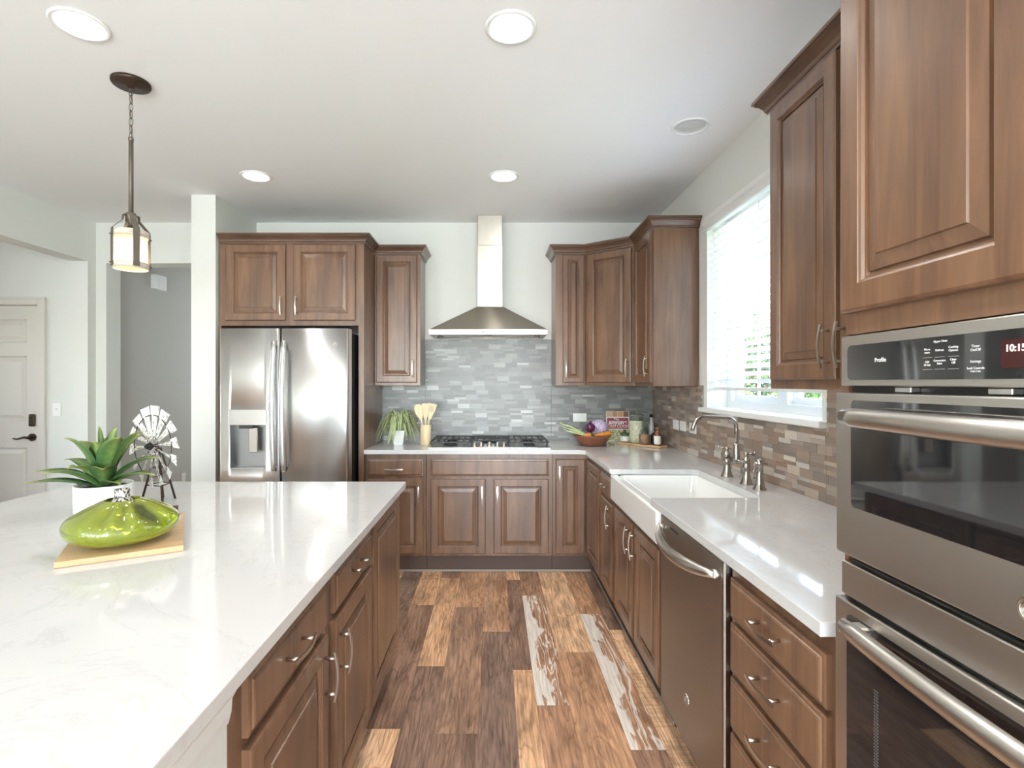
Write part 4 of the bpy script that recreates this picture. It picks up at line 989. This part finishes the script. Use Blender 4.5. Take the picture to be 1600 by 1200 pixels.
for i, (dy, dz, lb) in enumerate(((-.05, -.004, 'pale green celery stalk sticking out left of the bowl, lowest one'), (-.02, .018, 'pale green celery stalk sticking out left of the bowl, middle one'), (.012, .030, 'pale green celery stalk sticking out left of the bowl, rearmost one'))):
    q_ = (-.012, .008, .03)[i]; m = MB(); m.tube([(.03, dy*.4, 0), (-.03, dy*.7, .012+q_*.3), (-.10, dy, .036+q_*.8), (-.150-.01*i, dy*1.1, .052+q_*1.1)], [.0065, .0065, .006, .003], 8)
    m.tube([(-.150-.01*i, dy*1.1, .052+q_*1.1), (-.165-.01*i, dy*1.1-.01, .066+q_*1.1)], [.003, .001], 6); m.tube([(-.148-.01*i, dy*1.1, .051+q_*1.1), (-.172-.01*i, dy*1.1+.008, .058+q_*1.1)], [.003, .001], 6)
    one(m, 'celery_stalk', M_cel, lb, 'celery', (BX-.062, BY-.025+dy*.3, CT+.082), group=None)

# cook book leaning on the tiles
M_paper = mat('book_pages', srgb(236, 232, 222), .7)
M_cover = mat('book_cover', srgb(238, 228, 216), .4)
M_red = mat('book_red', srgb(158, 70, 84), .4); M_pinkw = mat('book_white', srgb(248, 242, 240), .5)
t = thing('cookbook', 'red and white cookbook leaning against the back tiles', 'book', (1.035, 4.374, CT+.001)); t.rotation_euler = (math.radians(-10), 0, math.radians(-4))
m = MB(); m.box(-.094, .094, 0, .003, 0, .252); m.box(-.094, .094, .019, .022, 0, .252); m.box(-.094, -.090, .003, .019, 0, .252); m.build('cover', M_cover, t)
MB().box(-.090, .091, .003, .019, .003, .249).build('pages', M_paper, t)
cols_ = [srgb(196, 168, 140), srgb(178, 140, 110), srgb(206, 150, 110), srgb(140, 96, 82)]
m = MB(); 
for k in range(4): m.box(-.091+.046*k, -.048+.046*k, -.0006, 0, .203, .249, mi=k)
m.build('cover_photo_strip', [mat('photo_%s' % n, c, .4) for n, c in zip(('cream', 'tan', 'orange', 'brown'), cols_)], t)
MB().box(-.092, .092, -.0006, 0, .098, .200).build('title_border', M_pinkw, t)
MB().box(-.087, .087, -.0010, -.0006, .103, .195).build('title_panel', M_red, t)
M_sal = mat('cover_greens', rough=.5); _n = noise(M_sal, coords(M_sal), 60, 3, .6, .5); L(M_sal, ramp(M_sal, _n, [(.4, srgb(120, 140, 70)), (.5, srgb(214, 210, 150)), (.6, srgb(240, 232, 214))]), bsdf(M_sal).inputs['Base Color'])
MB().box(-.092, .092, -.0006, 0, .003, .096).build('cover_photo', M_sal, t)
text_mesh('title_lettering', 'The', .026, M_pinkw, t, (-.012, -.0014, .182), bold=.0004)
text_mesh('title_lettering', 'anyone', .052, M_pinkw, t, (0, -.0014, .157), bold=.0014)
text_mesh('title_lettering', 'CAN COOK', .033, mat('title_pink', srgb(246, 206, 200), .5), t, (0, -.0014, .123), bold=.001)

# little bamboo board with jars and bottles
ang = math.atan2(3.87-4.175, 1.225-.985)
BD = thing('serving_board', 'small light bamboo board carrying jars and bottles in the back corner', 'cutting board', (1.105, 4.035, CT+.0005), ang)
MB().prism([(p[0], p[1]) for p in rr(-.195, .195, -.012, .105, .015, 0, 4)], 0, .018, bev=.003).build('board', M_bamboo, BD)
BTOP = CT+.0190
def bw(u, v): return (1.105+u*math.cos(ang)-v*math.sin(ang), 4.035+u*math.sin(ang)+v*math.cos(ang), BTOP)
M_lid = mat('glass_lid', srgb(150, 156, 140), .12, Transmission_Weight=.4)
def jar(label, u, v, r, h, fillh, fmat, lid=True):
    if lid is True: lid = M_lid
    t = thing('glass_jar', label, 'jar', bw(u, v))
    MB().lathe([(r*.9, 0), (r, .006), (r, h*.86), (r*.86, h*.93), (r*.82, h)], (0, 0, 0), 28, cap1=False).build('jar_glass', M_jar, t)
    MB().lathe([(r*.88, .003), (r*.95, .008), (r*.95, fillh), (.001, fillh+.003)], (0, 0, 0), 24).build('contents', fmat, t)
    if lid:
        MB().lathe([(r*.92, 0), (r*.96, .004), (r*.96, .010), (r*.8, .016), (.012, .019), (.006, .026), (.013, .034), (.010, .042), (.001, .044)], (0, 0, h), 28).build('lid', M_jar if lid == 1 else lid, t)
    return t
def fill(name, a, b, sc):
    m = mat(name, rough=.7); n = noise(m, coords(m), sc, 3, .6, .4); L(m, ramp(m, n, [(.42, a), (.5, b), (.6, a)]), bsdf(m).inputs['Base Color']); bump(m, n, .8, .004); return m
jar('tall lidded glass jar of pale pasta on the serving board', -.055, .055, .056, .205, .17, fill('pasta', srgb(188, 184, 150), srgb(232, 228, 204), 70))
jar('small glass jar of brown nuts in front of the tall jar', .045, .018, .040, .095, .075, fill('nuts', srgb(128, 88, 66), srgb(188, 146, 116), 90), lid=M_jar)
t = jar('short jar with green top and white label on the left end of the board', -.145, .025, .036, .055, .045, fill('preserve', srgb(226, 220, 206), srgb(246, 242, 232), 50), lid=mat('green_lid', srgb(70, 86, 58), .4))
m = MB(); r = .0372; A0 = ang*-1-PI/2
m.rings([[(r*math.cos(a), r*math.sin(a), z) for a in [A0-.9+1.8*k/12 for k in range(13)]] + [((r-.0006)*math.cos(a), (r-.0006)*math.sin(a), z) for a in [A0+.9-1.8*k/12 for k in range(13)]] for z in (.012, .040)], smooth=False); m.build('label', M_paper, t)
def bottle(label, pos, r, h, neck, body, cap, lab=None, z=None):
    t = thing('bottle', label, 'bottle', pos)
    MB().lathe([(r*.9, 0), (r, .005), (r, h*.58), (r*.85, h*.66), (neck, h*.76), (neck, h*.9), (neck*1.1, h*.905)], (0, 0, 0), 24).build('bottle_glass', body, t)
    MB().lathe([(neck*1.25, 0), (neck*1.25, h*.1), (.001, h*.105)], (0, 0, h*.9), 16).build('cap', cap, t)
    if lab:
        MB().lathe([(r*1.01, h*.08), (r*1.03, h*.09), (r*1.03, h*.52), (r*1.01, h*.53)], (0, 0, 0), 24, cap0=False, cap1=False).build('label', lab, t)
    return t
M_dark = mat('dark_bottle_glass', srgb(26, 24, 24), .08, Coat_Weight=.5); M_amber = mat('amber_bottle', srgb(120, 72, 54), .15, Coat_Weight=.5)
bottle('round dark bottle behind the labelled bottle at the right end of the board', bw(.115, .062), .036, .125, .012, M_dark, M_black)
bottle('small brown bottle with white label at the front right end of the board', bw(.158, .020), .024, .135, .014, M_amber, mat('red_brown_cap', srgb(150, 104, 88), .5), M_paper)
bottle('slim clear bottle with black collar behind the jars', (1.250, 4.180, CT+.0005), .022, .235, .011, mat('pale_bottle', srgb(186, 188, 180), .15, Coat_Weight=.5), M_black, None)

# ================================================================== PENDANT
t = thing('pendant_light', 'lantern-style pendant light with frosted glass shade hanging over the island', 'pendant light', (-1.631, 2.376, 0))
MB().lathe([(.001, .0), (.078, 0), (.078, -.010), (.074, -.016), (.018, -.018), (.012, -.028), (.001, -.028)][::-1], (0, 0, ZC-.001), 40).build('canopy', M_bronze, t)
m = MB(); zc = ZC-.030; k = 0
while zc > 2.49:
    hh = .022 if k % 2 == 0 else .022
    P = []
    for j in range(15):
        a = 2*PI*j/14; u, v = .0085*math.sin(a), .020*math.cos(a); P.append((u, 0, zc-.018+v) if k % 2 == 0 else (0, u, zc-.018+v))
    m.tube(P, .0018, 6, up=(0, 1, 0) if k % 2 == 0 else (1, 0, 0)); zc -= .033; k += 1
m.tube([(.003, 0, ZC-.03), (-.003, .002, 2.6), (.003, 0, 2.48)], .0015, 5)
m.build('chain', M_agedpewter, t)
MB().cyl((0, 0, 2.49), (0, 0, 2.145), .0095, 12).lathe([(.006, 0), (.011, .004), (.011, .014), (.006, .02)], (0, 0, 2.475), 12).build('rod', M_agedpewter, t)
m = MB(); m.lathe([(.008, .03), (.020, .026), (.022, .012), (.020, 0), (.010, -.012), (.010, -.035), (.001, -.036)][::-1], (0, 0, 2.125), 20)
for k in range(4):
    a = math.radians(-39.5+90*k); c, s = math.cos(a), math.sin(a)
    m.tube([(c*.012, s*.012, 2.143), (c*.030, s*.030, 2.140), (c*.032, s*.032, 2.118), (c*.071, s*.071, 2.075), (c*.0725, s*.0725, 2.06), (c*.0725, s*.0725, 1.905)], 1, flat=(.026, .003), up=(0, 0, 1))
    m.cyl((c*.072, s*.072, 2.045), (c*.082, s*.082, 2.045), .003, 6); m.cyl((c*.072, s*.072, 1.92), (c*.082, s*.082, 1.92), .003, 6)
m.build('bracket', M_agedpewter, t)
M_band = mat('whitewashed_band', rough=.7); _n = noise(M_band, coords(M_band, (8, 8, 90)), 2, 4); L(M_band, ramp(M_band, _n, [(.3, srgb(176, 162, 144)), (.7, srgb(226, 216, 202))]), bsdf(M_band).inputs['Base Color'])
for z in (2.042, 1.900): MB().lathe([(.066, 0), (.0705, 0), (.0705, .027), (.066, .027), (.066, 0)], (0, 0, z), 40, cap0=False, cap1=False).build('band', M_band, t)
M_shade = bpy.data.materials.new('seeded_glass'); M_shade.use_nodes = True; nt = M_shade.node_tree; nt.nodes.clear()
o_ = nt.nodes.new('ShaderNodeOutputMaterial'); mx = nt.nodes.new('ShaderNodeMixShader'); mx.inputs[0].default_value = .6; tr = nt.nodes.new('ShaderNodeBsdfTranslucent'); tr.inputs[0].default_value = (.95, .88, .78, 1)
tp = nt.nodes.new('ShaderNodeBsdfTransparent'); tp.inputs[0].default_value = (.97, .93, .86, 1); nt.links.new(tp.outputs[0], mx.inputs[1]); nt.links.new(tr.outputs[0], mx.inputs[2]); nt.links.new(mx.outputs[0], o_.inputs[0])
MB().lathe([(.064, 0), (.064, .150), (.061, .150), (.061, 0), (.064, 0)], (0, 0, 1.905), 40, cap0=False, cap1=False).build('shade', M_shade, t)
MB().lathe([(.013, .0), (.013, .03), (.016, .035), (.016, .055), (.001, .056)], (0, 0, 2.035), 16).build('socket', M_bronze, t)
MB().lathe([(.001, -.055), (.016, -.048), (.027, -.028), (.029, -.012), (.022, .012), (.013, .030), (.012, .045)], (0, 0, 1.995), 20, cap1=False).build('bulb', emis('bulb_glow', (1, .86, .66, 1), 7), t)
l = bpy.data.lights.new('pendant_lamp', 'POINT'); l.energy = .7; l.color = (1, .84, .64); l.shadow_soft_size = .035
o = bpy.data.objects.new('pendant_lamp', l); COL.objects.link(o); o.parent = t; o.location = (0, 0, 1.925)

# ================================================================== ISLAND DECOR
# bamboo board with leather strap
bx, by = -1.016, 1.443; ba = math.atan2(.147, .252)
bt = thing('cutting_board', 'bamboo cutting board under the green vase on the island', 'cutting board', (-1.142, 1.37, CT+.0005), ba)
m = MB(); m.prism([(0, 0), (.292, 0), (.292, .465), (0, .465)], 0, .016, bev=.002)
m.build('board', M_bamboo, bt)
m = MB(); m.tube([(.262, .44, .016), (.262, .455, .034), (.262, .478, .036), (.262, .490, .022), (.262, .478, .015)], 1, flat=(.024, .005), up=(0, 0, 1)); m.build('strap', M_leather, bt)
def onb(u, v): return (-1.142+u*math.cos(ba)-v*math.sin(ba), 1.37+u*math.sin(ba)+v*math.cos(ba), CT+.0170)
# green glass vase
M_vase = mat('green_art_glass', rough=.05, Coat_Weight=1.0, Coat_Roughness=.02, Transmission_Weight=.55, IOR=1.4)
_g = N(M_vase, 'ShaderNodeTexCoord'); _s = N(M_vase, 'ShaderNodeSeparateXYZ'); L(M_vase, _g.outputs['Object'], _s.inputs[0])
_at = N(M_vase, 'ShaderNodeAttribute', attribute_name='tone'); _sp = N(M_vase, 'ShaderNodeSeparateColor'); L(M_vase, _at.outputs['Color'], _sp.inputs[0])
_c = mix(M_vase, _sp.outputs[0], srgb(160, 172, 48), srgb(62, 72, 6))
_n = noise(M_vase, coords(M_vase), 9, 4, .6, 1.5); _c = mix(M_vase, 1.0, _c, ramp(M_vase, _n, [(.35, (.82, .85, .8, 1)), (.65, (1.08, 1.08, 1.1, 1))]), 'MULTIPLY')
L(M_vase, _c, bsdf(M_vase).inputs['Base Color'])
vp_ = onb(.135, .137)
vt = thing('glass_vase', 'squat folded lime green glass vase on the bamboo board', 'vase', (vp_[0], vp_[1], vp_[2]), math.radians(12))
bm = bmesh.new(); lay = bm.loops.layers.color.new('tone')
nu, nv = 96, 26; R = .142; H = .112; VV = []; TT = []
rnd = random.Random(4); folds = [(rnd.uniform(0, 2*PI), rnd.uniform(.10, .2), rnd.uniform(.5, 1), rnd.uniform(-.6, .6)) for k in range(11)]
for j in range(nv+1):
    v = j/nv; th = -PI/2+v*PI*.955
    r0 = R*max(0, math.cos(th))**.62; z0 = H*.47*(1+math.sin(th))
    if v > .80: z0 += .012*((v-.80)/.2)**1.5*1.6
    ring = []; tr_ = []
    for i in range(nu):
        a = 2*PI*i/nu; d = 0
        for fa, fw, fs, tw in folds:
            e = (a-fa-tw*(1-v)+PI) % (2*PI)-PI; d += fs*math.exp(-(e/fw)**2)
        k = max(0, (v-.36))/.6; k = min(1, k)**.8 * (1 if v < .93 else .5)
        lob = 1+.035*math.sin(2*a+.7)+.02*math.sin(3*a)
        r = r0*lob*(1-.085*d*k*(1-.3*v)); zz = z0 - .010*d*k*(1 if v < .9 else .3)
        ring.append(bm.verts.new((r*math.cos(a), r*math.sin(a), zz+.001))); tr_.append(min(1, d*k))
    VV.append(ring); TT.append(tr_)
for j in range(nv):
    for i in range(nu):
        i2 = (i+1) % nu; f = bm.faces.new([VV[j][i], VV[j][i2], VV[j+1][i2], VV[j+1][i]]); f.smooth = True
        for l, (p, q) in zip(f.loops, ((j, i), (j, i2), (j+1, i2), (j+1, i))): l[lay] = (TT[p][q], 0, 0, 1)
bmesh.ops.remove_doubles(bm, verts=VV[0], dist=.002)
zt = max(v.co.z for v in VV[-1])
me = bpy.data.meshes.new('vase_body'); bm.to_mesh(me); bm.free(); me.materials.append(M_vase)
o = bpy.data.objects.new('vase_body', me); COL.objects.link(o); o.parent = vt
M_neck = mat('speckled_neck', rough=.2, Coat_Weight=.6); _n = noise(M_neck, coords(M_neck, (1, 1, .5)), 160, 3); L(M_neck, ramp(M_neck, _n, [(.46, srgb(56, 50, 46)), (.56, srgb(190, 184, 176))]), bsdf(M_neck).inputs['Base Color'])
MB().lathe([(.032, -.010), (.022, .004), (.0185, .016), (.020, .028), (.0195, .031), (.016, .030), (.0145, .012)], (0, 0, zt-.002), 28, cap0=False).build('neck', M_neck, vt)
# potted agave
M_agave = leaf_mat('agave_leaf', srgb(54, 88, 46), srgb(120, 146, 80), srgb(186, 182, 96), (26, 26, 26))
at = thing('potted_agave', 'green broad-leaved agave in a round white pot on the island', 'plant', (-1.438, 1.95, CT))
MB().lathe([(.088, 0), (.092, .003), (.093, .110), (.091, .113), (.087, .111), (.086, .098)], (0, 0, 0), 48, cap1=False).build('pot', M_ceramic, at)
MB().lathe([(.086, .096), (.001, .099)], (0, 0, 0), 32, cap0=False).build('soil', M_soil, at)
AG = [  # azimuth in degrees (0 = +X, 270 = towards camera), reach, height rise, width
    (350, .205, .070, .032), (20, .17, .115, .036), (305, .145, .10, .040), (262, .135, .105, .040), (235, .17, .09, .036), (205, .225, .05, .026), (182, .245, .08, .028), (160, .21, .11, .028),
    (60, .13, .17, .034), (115, .14, .165, .034), (330, .105, .175, .042), (225, .105, .175, .040), (280, .055, .16, .036), (85, .05, .20, .022), (10, .12, .19, .034), (170, .10, .155, .036), (320, .185, .05, .028), (150, .03, .21, .010)]
for az, reach, rise, wd in AG:
    a = math.radians(az); ca, sa = math.cos(a), math.sin(a); n = 12; P = []
    for i in range(n+1):
        u = i/n; P.append((ca*(.010+reach*u**1.05), sa*(.010+reach*u**1.05), .095+rise*math.sin(u*PI*.5)**.9 + (.018*u if rise > .15 else -.014*u*u*(reach/.2))))
    prof_ = [.42, .52, .66, .80, .92, 1.0, 1.0, .93, .80, .60, .38, .16, .02]
    leaf('leaf', P, [wd*p for p in prof_], M_agave, at, .002, fold=.42)
# windmill ornament
M_blade = mat('whitewashed_metal', rough=.6); _n = noise(M_blade, coords(M_blade, (1, 1, 1)), 90, 4, .6); L(M_blade, ramp(M_blade, _n, [(.38, srgb(150, 144, 136)), (.52, srgb(224, 221, 214))]), bsdf(M_blade).inputs['Base Color'])
M_rust = mat('dark_brown_metal', srgb(74, 62, 56), .6, .4)
wt = thing('windmill_ornament', 'whitewashed metal windmill ornament standing behind the agave on the island', 'ornament', (-1.362, 2.125, CT))
hz = .231
m = MB()
for x, y in ((-.062, .01), (.048, -.028), (.030, .085), (-.03, .10)): m.tube([(x, y, .0), (x*.12+.0, y*.12+.02, hz-.012)], [.0045, .0038], 8)
for zz, f_ in ((.07, .70), (.14, .40)):
    q = [(x*(f_+.0), y*f_+.02*(1-f_), zz) for x, y in ((-.062, .01), (.048, -.028), (.030, .085), (-.03, .10))]
    for k in range(4): m.cyl(q[k], q[(k+1) % 4], .0022, 6)
m.build('tower_frame', M_rust, wt)
wa = math.radians(-27); u_ = Vector((math.cos(wa), math.sin(wa), 0)); n_ = Vector((math.sin(wa), -math.cos(wa), 0)); wc = Vector((0, -.010, hz))
def wp(r, a, o_=0): return wc+u_*(r*math.cos(a))+Vector((0, 0, r*math.sin(a)))+n_*o_
m = MB(); m.cyl(wc-n_*.02, wc+n_*.024, .007, 12); m.cyl(wc+n_*.012, wc+n_*.016, .016, 16); m.ball(wc+n_*.026, .009, 12, 8); m.build('hub', M_black, wt)
m = MB(); m.tube([wp(.124, 2*PI*k/48, .004) for k in range(49)], .0018, 6)
m.tube([wp(.038, 2*PI*k/24, .004) for k in range(25)], .0014, 6); m.build('rim', M_rust, wt)
NB = 14
for k in range(NB):
    a = 2*PI*(k+.3)/NB; m = MB(); R_ = []
    for r, hw in ((.030, .05), (.05, .07), (.09, .085), (.124, .09), (.126, .15), (.163, .14)):
        p0, p1 = wp(r, a-hw*(.9 if r < .13 else 1), -.004), wp(r, a+hw*(.9 if r < .13 else 1), .006)
        R_.append([p0, p1, p1+n_*.0012, p0+n_*.0012])
    m.rings(R_, smooth=False); m.cyl(wp(.012, a, .004), wp(.13, a, .008), .0012, 5); m.build('blade', M_blade, wt)

# ------------------------------------------------------------------ groups of like things
GROUPS = {'base_cabinet': 'brown base cabinets under the perimeter counter', 'upper_cabinet': 'brown upper cabinets', 'island_cabinet': 'dark brown island cabinets',
          'wooden_spoon': 'wooden utensils in the crock', 'wooden_paddle': 'wooden utensils in the crock', 'wooden_spatula': 'wooden utensils in the crock',
          'celery_stalk': 'celery stalks in the vegetable bowl', 'carrot': 'carrots in the vegetable bowl', 'glass_jar': 'glass jars on the serving board', 'bottle': 'bottles in the back corner'}
for o in list(S.objects):
    if o.parent is None and o.get('category'):
        g = GROUPS.get(o.name.split('.')[0])
        if g: o['group'] = g
    if o.parent is None and 'on the right tiles' in o.get('label', ''): o['group'] = 'white wall plates on the right tiles'
